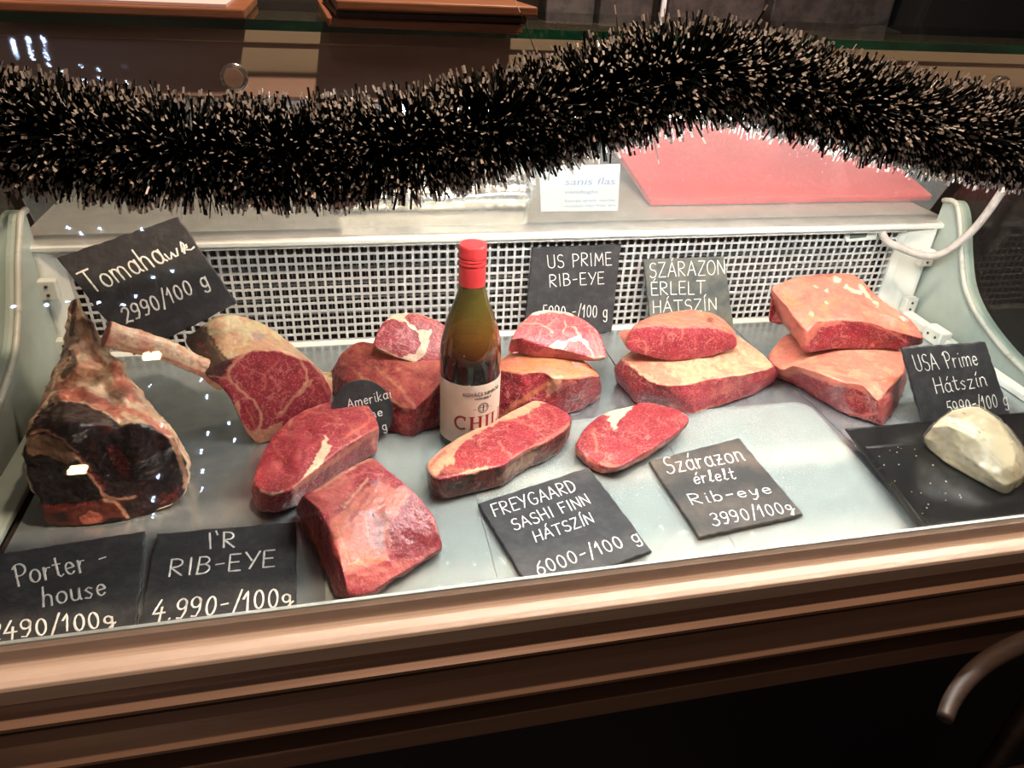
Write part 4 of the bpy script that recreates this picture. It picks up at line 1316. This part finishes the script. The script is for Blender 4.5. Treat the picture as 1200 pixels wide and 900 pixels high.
# --- tomahawk rib steak standing on edge, with its bone
fp = [(243, 441), (252, 430), (264, 424), (284, 416), (302, 410), (324, 410), (342, 416), (362, 423), (378, 438), (389, 462), (376, 490), (345, 510), (318, 517), (302, 521), (291, 511), (283, 497), (277, 483), (270, 468), (258, 453)]
tn_ = np.array([-.28, 1, -.15])
face = [PP(*p, (-.126, .264, 0), tn_) for p in fp]
bp_ = [(214, 397), (236, 378), (258, 365), (284, 368), (308, 377), (330, 393), (350, 410), (370, 428), (384, 442)]
back = [PP(*p, (-.126, .326, 0), tn_) for p in bp_] + off(face, (0, .055, 0))[9:]
tom = meat('ribeye', loops=[face, mid(face, back, .5, 1.01), back], cols=('r2', 'y', 'y'), seed=14, amp=.0010, smooth=4, dome=.002, ops=[
    ('mottle', 'f', 40, .0, .7, 1), ('mottle', 'm', 70, .2, .45, 0), ('mottle', 'o', 60, .3, .5, 1),
    ('poly', 'k2', [(200, 400), (214, 386), (240, 380), (250, 395), (258, 412), (272, 424), (256, 448), (230, 436)], .9), ('line', 'bt', 3, [(238, 384), (248, 402), (262, 422)], .8), ('line', 'm', 3, [(230, 396), (244, 416)], .6),
    ('poly', 'v', [(294, 392), (302, 388), (312, 393), (304, 400), (298, 399)], .8), ('line', 'f', 6, [(300, 404), (322, 400), (340, 406)], .6),
    ('line', 'f', 3, [(289, 414), (278, 422), (269, 431), (267, 438), (273, 449), (287, 462), (298, 471), (305, 482), (306, 496), (300, 508)], .9), ('line', 'f', 3, [(353, 422), (359, 436), (359, 449), (347, 464), (333, 480), (326, 487)], .8), ('poly', 'f', [(357, 446), (368, 443), (357, 458), (348, 466)], .8), ('line', 'f', 2.6, [(300, 411), (324, 410), (342, 416), (362, 423), (377, 438)], .8), ('line', 'pf', 2, [(368, 443), (376, 444), (386, 462)], .7), ('line', 'pf', 2.4, [(374, 470), (376, 484)], .8),
    ('line', 'pf', 1.8, [(327, 422), (320, 431), (309, 438), (311, 447), (309, 456)], .85), ('line', 'pf', 1.6, [(309, 438), (298, 436), (288, 440)], .6), ('line', 'pf', 1.5, [(326, 452), (313, 458)], .7), ('line', 'pf', 2, [(330, 462), (336, 458)], .7), ('line', 'pf', 2, [(319, 466), (324, 470)], .7), ('line', 'pf', 1.5, [(322, 478), (326, 486), (330, 488)], .7),
    ('poly', 'f', [(274, 470), (280, 470), (280, 486), (287, 500), (296, 506), (322, 498), (332, 494), (330, 506), (314, 518), (302, 522), (291, 512), (282, 498)], .75), ('poly', 'r', [(283, 474), (292, 472), (302, 480), (303, 496), (296, 503), (288, 492)], .85), ('line', 'pf', 1.5, [(288, 476), (294, 488), (298, 500)], .8), ('line', 'pf', 1.5, [(294, 476), (300, 492)], .6),
    ('line', 'd', 5, [(247, 443), (262, 456), (274, 470)], .7), ('line', 'f', 1.5, [(246, 440), (266, 444), (274, 450)], .7), ('line', 'o', 2, [(290, 503), (304, 514), (320, 508)], .6)])
tk = thing('tomahawk_steak', 'tomahawk rib steak with its long bare bone, standing on edge at the left', 'steak', (-.09, .29, 0), 'cuts of beef in the counter')
tom.parent = tk
tom.matrix_parent_inverse = Matrix.Translation(-Vector(_LOC[tk.name]))
b0, b1, b2, b3, b4 = PY(124, 391.5, .240), PY(160, 400, .250), PY(200, 413, .262), PY(238, 431, .278), PY(262, 447, .300)


def bone_loops(path, rad, n=14):
    out = []
    for p, (rx, rz) in zip(path, rad):
        out.append((np.asarray(p), rx, rz))
    T = np.gradient(np.array([o[0] for o in out]), axis=0)
    loops = []
    for (p, rx, rz), t in zip(out, T):
        t = t / np.linalg.norm(t)
        a = np.cross(t, (0, 0, 1.0)); a /= np.linalg.norm(a)
        b = np.cross(a, t)
        loops.append([p + a * rx * math.cos(2 * math.pi * k / n) + b * rz * math.sin(2 * math.pi * k / n) for k in range(n)])
    return loops


meat('rib_bone', bone_loops([b0, b1, b2, b3, b4], [(.0085, .0150), (.0085, .0130), (.008, .0115), (.008, .0110), (.008, .013)]), ('pf', 'w', 'w'), seed=15, n=60, capr=8, smooth=1, amp=.0013, parent=tk, ops=[
    ('mottle', 'f', 60, .0, .7, 1), ('mottle', 'pf', 70, .35, .5, 1), ('line', 'pf', 3, [(128, 400), (170, 412), (215, 428), (240, 440)], .7), ('line', 'w', 3, [(128, 385), (165, 396), (205, 410)], .6), ('poly', 'p', [(122, 378), (128, 382), (129, 402), (122, 402)], .5), ('line', 'm', 3, [(232, 424), (246, 436), (250, 446)], .6)])

# --- dry-aged porterhouse section at the far left
def W(x, y, z): return np.array([x, y, z])


pl = dict(y=.128, k=.22)
fl = [W(-.322, .146, .003), W(-.285, .142, .002), W(-.248, .145, .002), W(-.203, .158, .003)] + [PY(220, 563, .178, .1), PY(217, 540, .165, .25), PY(200, 512, .150, .35), PY(172, 500, .140, .35), PY(146, 500, .132, .35), PY(120, 497, .130, .3), PY(96, 500, .128, .25), PY(62, 508, .128, .22), PY(30, 522, .130, .2), PY(30, 550, .134, .15), PY(46, 590, .140, .1)]
l2 = [W(-.325, .19, .002), W(-.285, .19, .002), W(-.248, .19, .002), W(-.198, .20, .003)] + [PY(p[0], p[1], .205, .1) for p in ((221, 548), (214, 522), (196, 494), (172, 482), (150, 478), (126, 476), (98, 474), (68, 474), (44, 482), (32, 512), (40, 560))]
l3 = [W(-.325, .25, .002), W(-.285, .25, .002), W(-.248, .25, .002), W(-.208, .25, .003)] + [PY(p[0], p[1], .255, .1) for p in ((206, 525), (198, 505), (176, 474), (158, 452), (142, 436), (122, 440), (98, 445), (74, 450), (56, 455), (48, 470), (48, 520))]
l4 = [W(-.330, .31, .002), W(-.295, .31, .002), W(-.265, .31, .002), W(-.235, .31, .004)] + [PY(p[0], p[1], .305, .1) for p in ((160, 470), (150, 452), (140, 434), (130, 422), (120, 418), (110, 420), (98, 416), (82, 416), (70, 426), (64, 436), (58, 470))]
l5 = [W(-.338, .36, .05), W(-.325, .36, .05), W(-.31, .36, .05), W(-.295, .36, .06)] + [PY(p[0], p[1], .345, .1) for p in ((124, 410), (118, 398), (110, 382), (104, 372), (98, 366), (93, 362), (88, 364), (84, 376), (80, 392), (76, 404), (72, 420))]
l6 = off([PY(p[0], p[1], .372, .0) for p in ((84, 400), (88, 402), (92, 402), (98, 402), (102, 396), (102, 384), (98, 370), (95, 360), (92, 353), (88, 349), (84, 351), (82, 358), (80, 370), (79, 380), (80, 392))], (0, 0, 0))
nn = cut('porterhouse', 'dark crusted dry-aged porterhouse section with fat and a rib spike, at the far left', 'meat', loops=[fl, l2, l3, l4, l5, l6], cols=('k', 'w', 'k2'), seed=16, amp=.0032, smooth=3, n=260, ops=[
    ('mottle', 'f', 60, .0, .6, 1), ('mottle', 'pf', 48, .3, .6, 1), ('mottle', 'b', 55, .5, .6, 1),
    ('poly', 'k2', [(28, 512), (48, 480), (72, 470), (98, 472), (126, 486), (142, 498), (160, 496), (180, 500), (196, 518), (210, 545), (214, 575), (214, 596), (150, 610), (126, 590), (112, 560), (88, 530), (60, 515)], .95),
    ('mottle', 'k', 60, .0, .8, None, [(28, 512), (48, 480), (72, 470), (98, 472), (126, 486), (142, 498), (160, 496), (180, 500), (196, 518), (210, 545), (214, 596), (150, 610), (112, 560)]),
    ('mottle', 'b', 70, .38, .6, None, [(48, 480), (98, 472), (140, 498), (196, 518), (214, 596), (150, 606), (112, 560)]),
    ('line', 'f', 6, [(196, 505), (208, 528), (216, 552), (218, 570)], .85), ('line', 'pf', 7, [(146, 478), (172, 490), (196, 508)], .8),
    ('poly', 'bt', [(28, 528), (34, 512), (52, 508), (78, 522), (92, 540), (80, 545), (56, 533), (34, 535)], .85), ('line', 'f', 2.5, [(34, 508), (50, 503), (72, 514), (92, 530)], .6),
    ('poly', 'k', [(32, 536), (55, 534), (82, 548), (104, 562), (120, 578), (122, 584), (60, 590), (48, 588), (40, 572), (32, 556)], .95),
    ('line', 'f', 3.4, [(86, 530), (98, 545), (110, 562), (122, 580), (128, 584)], .9), ('line', 'm', 2.5, [(92, 532), (108, 552), (122, 574)], .8),
    ('poly', 'b', [(46, 592), (90, 590), (124, 583), (140, 586), (150, 605), (126, 606), (118, 618), (60, 624), (50, 618)], .9), ('line', 'f', 3.4, [(122, 586), (134, 588), (142, 596), (150, 607)], .85), ('line', 'f', 2.6, [(128, 584), (150, 584), (158, 582)], .7), ('poly', 'pf', [(92, 606), (104, 600), (122, 602), (118, 614), (100, 617)], .7), ('poly', 'k', [(62, 600), (78, 598), (82, 610), (66, 612)], .7), ('line', 'm', 3, [(50, 594), (80, 594), (108, 590)], .6),
    ('poly', 'm', [(124, 524), (136, 520), (150, 540), (154, 560), (142, 558), (130, 540)], .5), ('line', 'd', 3, [(190, 590), (208, 575)], .6),
    ('poly', 'pf', [(66, 462), (72, 452), (96, 454), (118, 464), (142, 480), (144, 494), (126, 484), (98, 470), (72, 470)], .9), ('poly', 'f', [(76, 446), (84, 436), (102, 426), (110, 434), (100, 446), (84, 452)], .85), ('poly', 'pf', [(128, 424), (136, 420), (142, 434), (156, 452), (168, 474), (152, 470), (134, 452)], .85), ('line', 'f', 9, [(98, 392), (104, 408), (116, 424)], .9), ('line', 'f', 2.6, [(108, 428), (120, 446), (140, 470)], .7), ('line', 'bt', 3, [(112, 440), (128, 460), (148, 474)], .5), ('line', 'k2', 7, [(74, 440), (88, 424), (84, 412)], .8), ('line', 'm', 5, [(66, 456), (80, 444)], .6), ('line', 'k2', 6, [(88, 352), (86, 372), (84, 392)], .8), ('line', 'k2', 4, [(100, 364), (108, 384), (112, 398)], .7), ('line', 'm', 3, [(98, 372), (104, 384)], .6), ('line', 'k2', 5, [(60, 470), (56, 484)], .7)],
    bumps=[(165, 525, 24, .009), (84, 500, 20, .007), (94, 436, 9, .010), (138, 430, 9, .009), (118, 425, 7, -.006), (140, 500, 8, -.008), (75, 565, 20, -.003), (72, 470, 8, .006), (150, 466, 9, .006), (122, 452, 7, -.005), (105, 395, 6, .005), (104, 462, 8, .005), (196, 520, 8, .005)])

# ------------------------------------------------------------------ wine bottle
bc = PZ(549, 511.5, 0.0004)
bt_ = thing('wine_bottle', 'wine bottle with a red screw cap and cream label, standing among the cuts', 'bottle', bc)
R = .0362
prof = [(.0300, .000), (.0345, .001), (R, .005), (R, .118), (.0358, .130), (.0340, .144), (.0300, .160), (.0245, .176), (.0190, .190), (.0158, .202), (.0143, .216), (.0138, .232), (.0138, .250)]
m, nt, b, out = new_mat('olive_amber_glass')
b.inputs['Base Color'].default_value = rgba((74, 56, 22)); b.inputs['Roughness'].default_value = .06
b.inputs['Transmission Weight'].default_value = .35; b.inputs['IOR'].default_value = 1.5; b.inputs['Coat Weight'].default_value = .4
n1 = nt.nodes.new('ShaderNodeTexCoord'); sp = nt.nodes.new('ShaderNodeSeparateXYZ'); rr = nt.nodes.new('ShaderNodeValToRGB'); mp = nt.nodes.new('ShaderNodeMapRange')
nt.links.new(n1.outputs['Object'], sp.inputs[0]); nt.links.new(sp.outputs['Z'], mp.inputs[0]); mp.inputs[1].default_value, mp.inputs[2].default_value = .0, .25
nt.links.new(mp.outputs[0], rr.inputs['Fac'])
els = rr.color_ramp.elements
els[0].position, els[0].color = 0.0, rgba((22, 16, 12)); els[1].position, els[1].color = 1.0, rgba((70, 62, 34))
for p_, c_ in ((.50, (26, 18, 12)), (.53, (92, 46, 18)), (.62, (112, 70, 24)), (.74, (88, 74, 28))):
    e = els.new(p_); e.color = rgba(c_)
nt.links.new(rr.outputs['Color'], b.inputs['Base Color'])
mb = MB(); mb.lathe(prof, bc, 64); mb.build('glass_body', m, bt_, smooth=True)
mb = MB(); mb.lathe([(.0146, .2075), (.0150, .2078), (.0150, .2315), (.0150, .2322), (.0138, .2326), (.0138, .2334), (.0154, .2338), (.0154, .2362), (.0142, .2368), (.0142, .2376), (.0154, .2382), (.0154, .2402), (.0142, .2408), (.0142, .2416), (.0154, .2422), (.0154, .2540), (.0146, .2558), (.0125, .2562)], bc, 56)
mb.build('screw_cap', M['cap_red'], bt_)
# label wrapped round the front of the body
la0 = math.atan2(CAM[1] - bc[1], CAM[0] - bc[0])


def wrap(u, z, d=0.0):
    a = la0 + u / R
    return (bc[0] + (R + d) * math.cos(a), bc[1] + (R + d) * math.sin(a), bc[2] + z)


v, f = [], []
nu = 40
u0, u1, z0, z1 = -.046, .066, .014, .097
for s in (0.0003, .0007):
    for i in range(nu + 1):
        for z in (z0, z1):
            v.append(wrap(u0 + (u1 - u0) * i / nu, z, s))
q = 2 * (nu + 1)
for i in range(nu):
    p = 2 * i
    f.append((p, p + 1, p + 3, p + 2)); f.append((q + p, q + p + 2, q + p + 3, q + p + 1))
    f.append((p, p + 2, q + p + 2, q + p)); f.append((p + 1, q + p + 1, q + p + 3, p + 3))
f += [(0, q, q + 1, 1), (2 * nu, 2 * nu + 1, q + 2 * nu + 1, q + 2 * nu)]
lab = obj('label', v, f, M['label'], bt_)


def wrapped(u, z, sx=1.0):
    def fn(co):
        return np.array([wrap(u + c[0] * sx, z + c[1], .0009 + c[2]) for c in co])
    return fn


text_mesh('KOVÁCS NIMRÓD', .0066, wrapped(-.008, .083), M['label_ink'], lab, fit=.050)
text_mesh('WINERY', .0042, wrapped(.006, .0775), M['label_ink'], lab, fit=.022)
mb = MB()


def wbar(x0, y0, x1, y1, w=.001):
    n = 8
    for i in range(n):
        ta, tb = i / n, (i + 1) / n
        xa, ya, xb, yb = x0 + (x1 - x0) * ta, y0 + (y1 - y0) * ta, x0 + (x1 - x0) * tb, y0 + (y1 - y0) * tb
        dx, dy = xb - xa, yb - ya; l = math.hypot(dx, dy) + 1e-9
        ox, oy = -dy / l * w / 2, dx / l * w / 2
        mb.add([wrap(xa + ox, ya + oy, .0011), wrap(xb + ox, yb + oy, .0011), wrap(xb - ox, yb - oy, .0011), wrap(xa - ox, ya - oy, .0011)], [(0, 1, 2, 3)])


def warc(cx, cy, rx, ry, a0, a1, w=.001, n=14):
    pts = arc(cx, cy, rx, ry, a0, a1, n)
    for (x0, y0), (x1, y1) in zip(pts[:-1], pts[1:]): wbar(x0, y0, x1, y1, w)


# grey crest: a ringed emblem of arcs
cx, cz = .017, .0655
warc(cx, cz, .0066, .0066, 0, 360, .0008, 24)
for s in (-1, 1):
    warc(cx + s * .0022, cz, .0026, .0045, 0, 360, .0007)
    wbar(cx + s * .009, cz - .001, cx + s * .012, cz - .001, .0006)
wbar(cx, cz - .0062, cx, cz + .0062, .0007)
wbar(cx - .006, cz + .0012, cx + .006, cz + .0012, .0006)
mb.build('crest', M['label_ink'], lab)
mb = MB()
H0, H1 = .036, .0545


def stem(x, w=.0034):
    wbar(x, H0, x, H1, w)
    for z in (H0 + .0004, H1 - .0004): wbar(x - .0036, z, x + .0036, z, .0010)


warc(-.0090, (H0 + H1) / 2, .0074, .0088, 50, 310, .0030, 18); wbar(-.0048, H1 - .0058, -.0044, H1, .0014)
stem(.0035); stem(.0135); wbar(.0035, .0455, .0135, .0455, .0016)
stem(.0225)
stem(.0315); wbar(.0315, H0 + .0008, .0395, H0 + .0008, .0014); wbar(.0392, H0, .0392, H0 + .005, .0016)
stem(.0455); wbar(.0455, H0 + .0008, .0535, H0 + .0008, .0014); wbar(.0532, H0, .0532, H0 + .005, .0016)
mb.build('name_lettering', M['label_red'], lab)
mb = MB()
for i in range(26):
    z = .030 + i * .0021
    wbar(-.036 + .0012 * math.sin(i * 1.9), z, -.0315 + .002 * math.sin(i * 2.7), z + .0006, .0006)
mb.build('embossed_letters', M['label'], lab)

# ------------------------------------------------------------------ black tray and the wrapped cheese
def tz(px, py, z): return PZ(px, py, z)


t0, t1, t3 = tz(989, 502, .0195), tz(1240, 479, .0195), tz(1074, 617, .0195)
tu = (t1 - t0); tu /= np.linalg.norm(tu)
tv = (t3 - t0); tvl = np.linalg.norm(tv); tv /= tvl
TW, TH = .30, tvl + .012


def tray_ring(inset, z):
    out = []
    for a, b_ in ((inset, inset), (TW - inset, inset), (TW - inset, TH - inset), (inset, TH - inset)):
        p = t0 + tu * a + tv * b_
        out.append(np.array([p[0], p[1], z]))
    return out


tray = thing('serving_tray', 'black rectangular tray holding the cheese wedge at the right front', 'tray', (float(t0[0] + .1), .09, 0))
rings = [tray_ring(.022, .0006), tray_ring(.002, .0172), tray_ring(0, .0195), tray_ring(.003, .0200), tray_ring(.024, .0050), tray_ring(.027, .0038)]
v = [p for r in rings for p in r]
f = [(3, 2, 1, 0), (20, 21, 22, 23)]
for r in range(5):
    for i in range(4):
        j = (i + 1) % 4
        f.append((r * 4 + i, r * 4 + j, r * 4 + 4 + j, r * 4 + 4 + i))
o = obj('tray_body', v, f, M['tray'], tray)
bv = o.modifiers.new('bevel', 'BEVEL'); bv.width, bv.segments, bv.limit_method = .0012, 2, 'ANGLE'
bm = bmesh.new(); bm.from_mesh(o.data); bmesh.ops.recalc_face_normals(bm, faces=bm.faces); bm.to_mesh(o.data); bm.free()
mb = MB()
rg = random.Random(5)
for i in range(22):
    a, b_ = rg.uniform(.03, .10), .03 + (TH - .07) * rg.random() ** 1.8
    p = t0 + tu * a + tv * b_
    s = rg.uniform(.0003, .0007)
    mb.box(p[0] - s, p[0] + s, p[1] - s, p[1] + s, .0038, .0038 + s)
tag(mb.build('cheese_crumbs', M['cheese']), 'pale cheese crumbs scattered on the black tray', 'crumbs', kind='stuff')

# wedge: narrow tip to the right, rounded hump at the back
zt = .0042
wl = [(1085, 520), (1100, 536), (1140, 560), (1177, 579), (1196, 566), (1202, 548), (1180, 510), (1150, 500), (1110, 500)]
cb = LZ(wl, zt)
ctop = [AT(px, py, d) for px, py, d in ()]
base_c = [PZ(1086, 522, zt), PZ(1104, 540, zt), PZ(1140, 561, zt), PZ(1176, 579, zt), PZ(1198, 567, zt), PZ(1212, 545, zt), PZ(1190, 515, zt), PZ(1150, 505, zt), PZ(1108, 508, zt)]
Yc = [p[1] for p in base_c]
midc = [PZ(1084, 512, .018), PZ(1108, 520, .026), PZ(1140, 540, .026), PZ(1176, 568, .018), PZ(1200, 556, .018), PZ(1203, 534, .026), PZ(1178, 498, .045), PZ(1150, 484, .055), PZ(1106, 492, .040)]
topc = [PZ(1092, 500, .036), PZ(1112, 499, .050), PZ(1140, 513, .048), PZ(1172, 545, .034), PZ(1188, 541, .034), PZ(1186, 520, .046), PZ(1165, 489, .064), PZ(1145, 476, .074), PZ(1118, 480, .064)]
PAL['ch'] = 'aea588'; PAL['cd'] = '958a6c'; PAL['cw'] = 'b8b09a'
ct = thing('cheese_wedge', 'pale cheese wedge wrapped in cling film on the black tray', 'cheese', (float(base_c[0][0] + .03), .08, zt))
m, nt, b, out = new_mat('wrapped_pale_cheese')
at = nt.nodes.new('ShaderNodeAttribute'); at.attribute_name = 'Col'; nt.links.new(at.outputs['Color'], b.inputs['Base Color'])
b.inputs['Roughness'].default_value = .45
M['cheese_body'] = m
ops = [('mottle', 'cd', 50, .1, .6), ('mottle', 'cw', 40, .2, .6)]
for px, py in ((1132, 538), (1142, 545), (1110, 537), (1150, 503), (1153, 515), (1183, 520), (1160, 478), (1128, 485), (1166, 556), (1122, 525)):
    ops.append(('line', 'b', 2.2, [(px, py), (px + 3, py + 1.2)], .55))
meat('cheese', [topc, midc, base_c], ('ch', 'ch', 'ch'), ops, ct, n=120, capr=20, dome=.002, smooth=2, amp=.0014, seed=21, mat_='cheese_body')
film = meat('cling_wrap', [off(topc, (0, 0, .0018), 1.03), off(midc, (0, 0, .001), 1.035), off(base_c, (0, 0, .0004), 1.02)], ('ch', 'ch', 'ch'), (), ct, n=150, capr=24, dome=.002, smooth=2, amp=.0016, seed=22, mat_='film')

# ------------------------------------------------------------------ tinsel garland on the front of the glass
gpts = [(-70, 140), (0, 152), (100, 166), (220, 178), (350, 180), (450, 174), (540, 158), (620, 139), (700, 115), (760, 98), (810, 87), (850, 87), (900, 97), (960, 114), (1040, 135), (1120, 152), (1200, 166), (1290, 176)]
Yt = .032
path = catmull([PY(x, y, Yt) for x, y in gpts], 14)
seg = np.linalg.norm(np.diff(path, axis=0), axis=1)
cum = np.concatenate([[0], np.cumsum(seg)])
tins = thing('tinsel_garland', 'thick black tinsel garland with silvery tips, draped along the top of the glass', 'garland', path[len(path) // 2])
mb = MB(); mb.tube(path, .0016, 6); mb.build('core_wire', M['wire'], tins)
NS = 21000
tt = rng.uniform(0, cum[-1], NS)
pos = np.stack([np.interp(tt, cum, path[:, k]) for k in range(3)], 1)
tan = np.gradient(path, axis=0); tan /= np.linalg.norm(tan, axis=1)[:, None]
tg = np.stack([np.interp(tt, cum, tan[:, k]) for k in range(3)], 1); tg /= np.linalg.norm(tg, axis=1)[:, None]
th_ = rng.uniform(0, 2 * np.pi, NS)
up = np.array([0, 0, 1.0]); e1 = up - tg * (tg @ up)[:, None]; e1 /= np.linalg.norm(e1, axis=1)[:, None]
e2 = np.cross(tg, e1)
rad = e1 * np.cos(th_)[:, None] + e2 * np.sin(th_)[:, None]
clump = np.sin(tt * 90) * .25 + np.sin(tt * 37 + 1) * .2
d = rad + tg * (rng.normal(0, .28, NS) + clump)[:, None]
d /= np.linalg.norm(d, axis=1)[:, None]
px_u, _ = to_px(pos)
# the strands grow longer where the garland is bunched up near the peak
Rloc = np.interp(px_u, [0, 350, 600, 760, 830, 900, 1200], [.041, .040, .042, .044, .040, .038, .042])
ln = Rloc * rng.uniform(.80, 1.12, NS)
far = (rng.random(NS) < .012) & (np.abs(px_u - 740) < 110)
ln[far] *= rng.uniform(1.2, 1.7, far.sum())
droop = np.array([0, 0, -1.0])
p0 = pos
p1 = pos + d * (ln * .54)[:, None] + droop * (.0008)
d2 = d + rng.normal(0, .10, (NS, 3)) + droop * .08
d2 /= np.linalg.norm(d2, axis=1)[:, None]
p2 = p1 + d2 * (ln * .34)[:, None]
p3 = p2 + d2 * (ln * rng.uniform(.04, .12, NS))[:, None]
wv = np.cross(d, rng.normal(0, 1, (NS, 3))); wv /= np.linalg.norm(wv, axis=1)[:, None]
hw = (rng.uniform(.0006, .0010, NS))[:, None]
V = np.stack([p0 - wv * hw * .7, p0 + wv * hw * .7, p1 - wv * hw, p1 + wv * hw, p2 - wv * hw, p2 + wv * hw, p3 - wv * hw, p3 + wv * hw], 1)
base_i = np.arange(NS)[:, None] * 8
Fq = np.concatenate([base_i + np.array([[0, 1, 3, 2]]), base_i + np.array([[2, 3, 5, 4]]), base_i + np.array([[4, 5, 7, 6]])], 0)
me = bpy.data.meshes.new('tinsel_strands')
Vf = V.reshape(-1, 3)
me.vertices.add(len(Vf)); me.vertices.foreach_set('co', Vf.ravel())
me.loops.add(Fq.size); me.loops.foreach_set('vertex_index', Fq.ravel().astype(np.int32))
me.polygons.add(len(Fq))
me.polygons.foreach_set('loop_start', (np.arange(len(Fq)) * 4).astype(np.int32))
me.polygons.foreach_set('loop_total', np.full(len(Fq), 4, np.int32))
mi = np.zeros(len(Fq), np.int32); mi[2 * NS:] = (rng.random(NS) < .65)
me.materials.append(M['tinsel']); me.materials.append(M['tinsel_tip'])
me.polygons.foreach_set('material_index', mi)
me.update(calc_edges=True)
o = bpy.data.objects.new('tinsel_strands', me); link(o, tins)

# ------------------------------------------------------------------ wooden armchair standing by the counter (its arm shows at the lower right)
ch = thing('wooden_armchair', 'worn wooden armchair with a curved arm, at the lower right by the counter', 'chair', (.83, -.30, -.75))
arm = catmull([PZ(1107, 842, -.12), PZ(1116, 820, -.115), PZ(1133, 796, -.112), PZ(1158, 774, -.11), PZ(1190, 757, -.11), PZ(1225, 745, -.11), PZ(1265, 742, -.11)], 8)
mb = MB(); mb.tube(arm, np.linspace(.008, .0125, len(arm)), 14); mb.build('arm', M['chair'], ch, smooth=True)
a0 = arm[0]
ae = arm[-1]
mb = MB(); mb.tube([ae + [0, 0, .12], ae, ae + [0, 0, -.3], (ae[0] + .01, ae[1], -.749)], [.012, .012, .013, .011], 12); mb.build('leg', M['chair'], ch, smooth=True)
for dx in (.02, .30):
    mb = MB(); mb.tube([(a0[0] + dx, -.50, -.33), (a0[0] + dx, -.50, -.749)], [.013, .011], 12); mb.build('leg', M['chair'], ch, smooth=True)
mb = MB(); mb.box(a0[0] + .0, a0[0] + .36, -.52, -.125, -.335, -.285); mb.build('seat', M['leather'], ch, bevel=.018, seg=4)

# ------------------------------------------------------------------ fairy lights and a globe lamp in the shop, seen only as glints in the glass
def pane_glint(px, py, dist):
    """the spot in the shop that the curved pane mirrors at this place"""
    r = ray(px, py)
    best = None
    for p, q in zip(gp[:-1], gp[1:]):
        d = np.array([q[0] - p[0], q[2] - p[2]])
        nrm = np.array([-d[1], d[0]])
        den = nrm @ np.array([r[1], r[2]])
        t = nrm @ np.array([p[0] - CAM[1], p[2] - CAM[2]]) / den
        h = CAM + r * t
        u = ((h[1] - p[0]) * d[0] + (h[2] - p[2]) * d[1]) / (d @ d)
        if 0 <= u <= 1 and t > 0 and (best is None or t < best[0]):
            best = (t, h, np.array([0, nrm[0], nrm[1]]) / np.linalg.norm(nrm))
    if best is None: return None
    t, h, nn_ = best
    rr_ = r - 2 * (r @ nn_) * nn_
    rr_ /= np.linalg.norm(rr_)
    if rr_[2] < 0: dist = min(dist, (h[2] + .70) / -rr_[2])
    return h + rr_ * dist


leds = [(17, 359), (56, 357), (80, 354), (117, 354), (145, 357), (160, 347), (180, 325), (203, 318), (236, 444), (243, 464), (269, 494), (244, 506), (236, 528), (238, 551), (237, 572), (186, 557), (180, 583), (180, 603), (176, 451), (190, 497), (275, 514),
        (17, 53), (38, 64), (57, 70), (58, 77), (76, 89), (100, 96), (118, 93), (150, 98)]
fl_ = thing('fairy_lights', 'string of cool white fairy lights, mirrored at the left of the glass', 'string lights', (-.3, -1.2, -.75))
pts = [p for p in (pane_glint(x, y, 1.15) for x, y in leds) if p is not None]
mb = MB(); mb.tube(catmull(pts, 3), .0008, 5); mb.build('cord', M['wire'], fl_)
for p in pts:
    mb = MB(); mb.lathe([(.0006, -.0026), (.0019, -.0016), (.0025, 0), (.0019, .0016), (.0006, .0026)], p, 10)
    mb.build('light_bulb', M['led'], fl_, smooth=True)
gl = thing('globe_lamp', 'small warm globe lamp standing in the shop, mirrored over the dark porterhouse', 'lamp', (-.4, -1.0, -.75))
for px, py in ((179, 417), (92, 549)):
    p = pane_glint(px, py, 1.0)
    mb = MB(); mb.lathe([(.002, -.016), (.012, -.011), (.016, 0), (.012, .011), (.002, .016)], p, 16); mb.build('light_globe', M['bulb'], gl, smooth=True)
    mb = MB(); mb.tube([p - [0, 0, .017], (p[0], p[1], -.749)], .004, 8); mb.build('stem', M['wire'], gl)
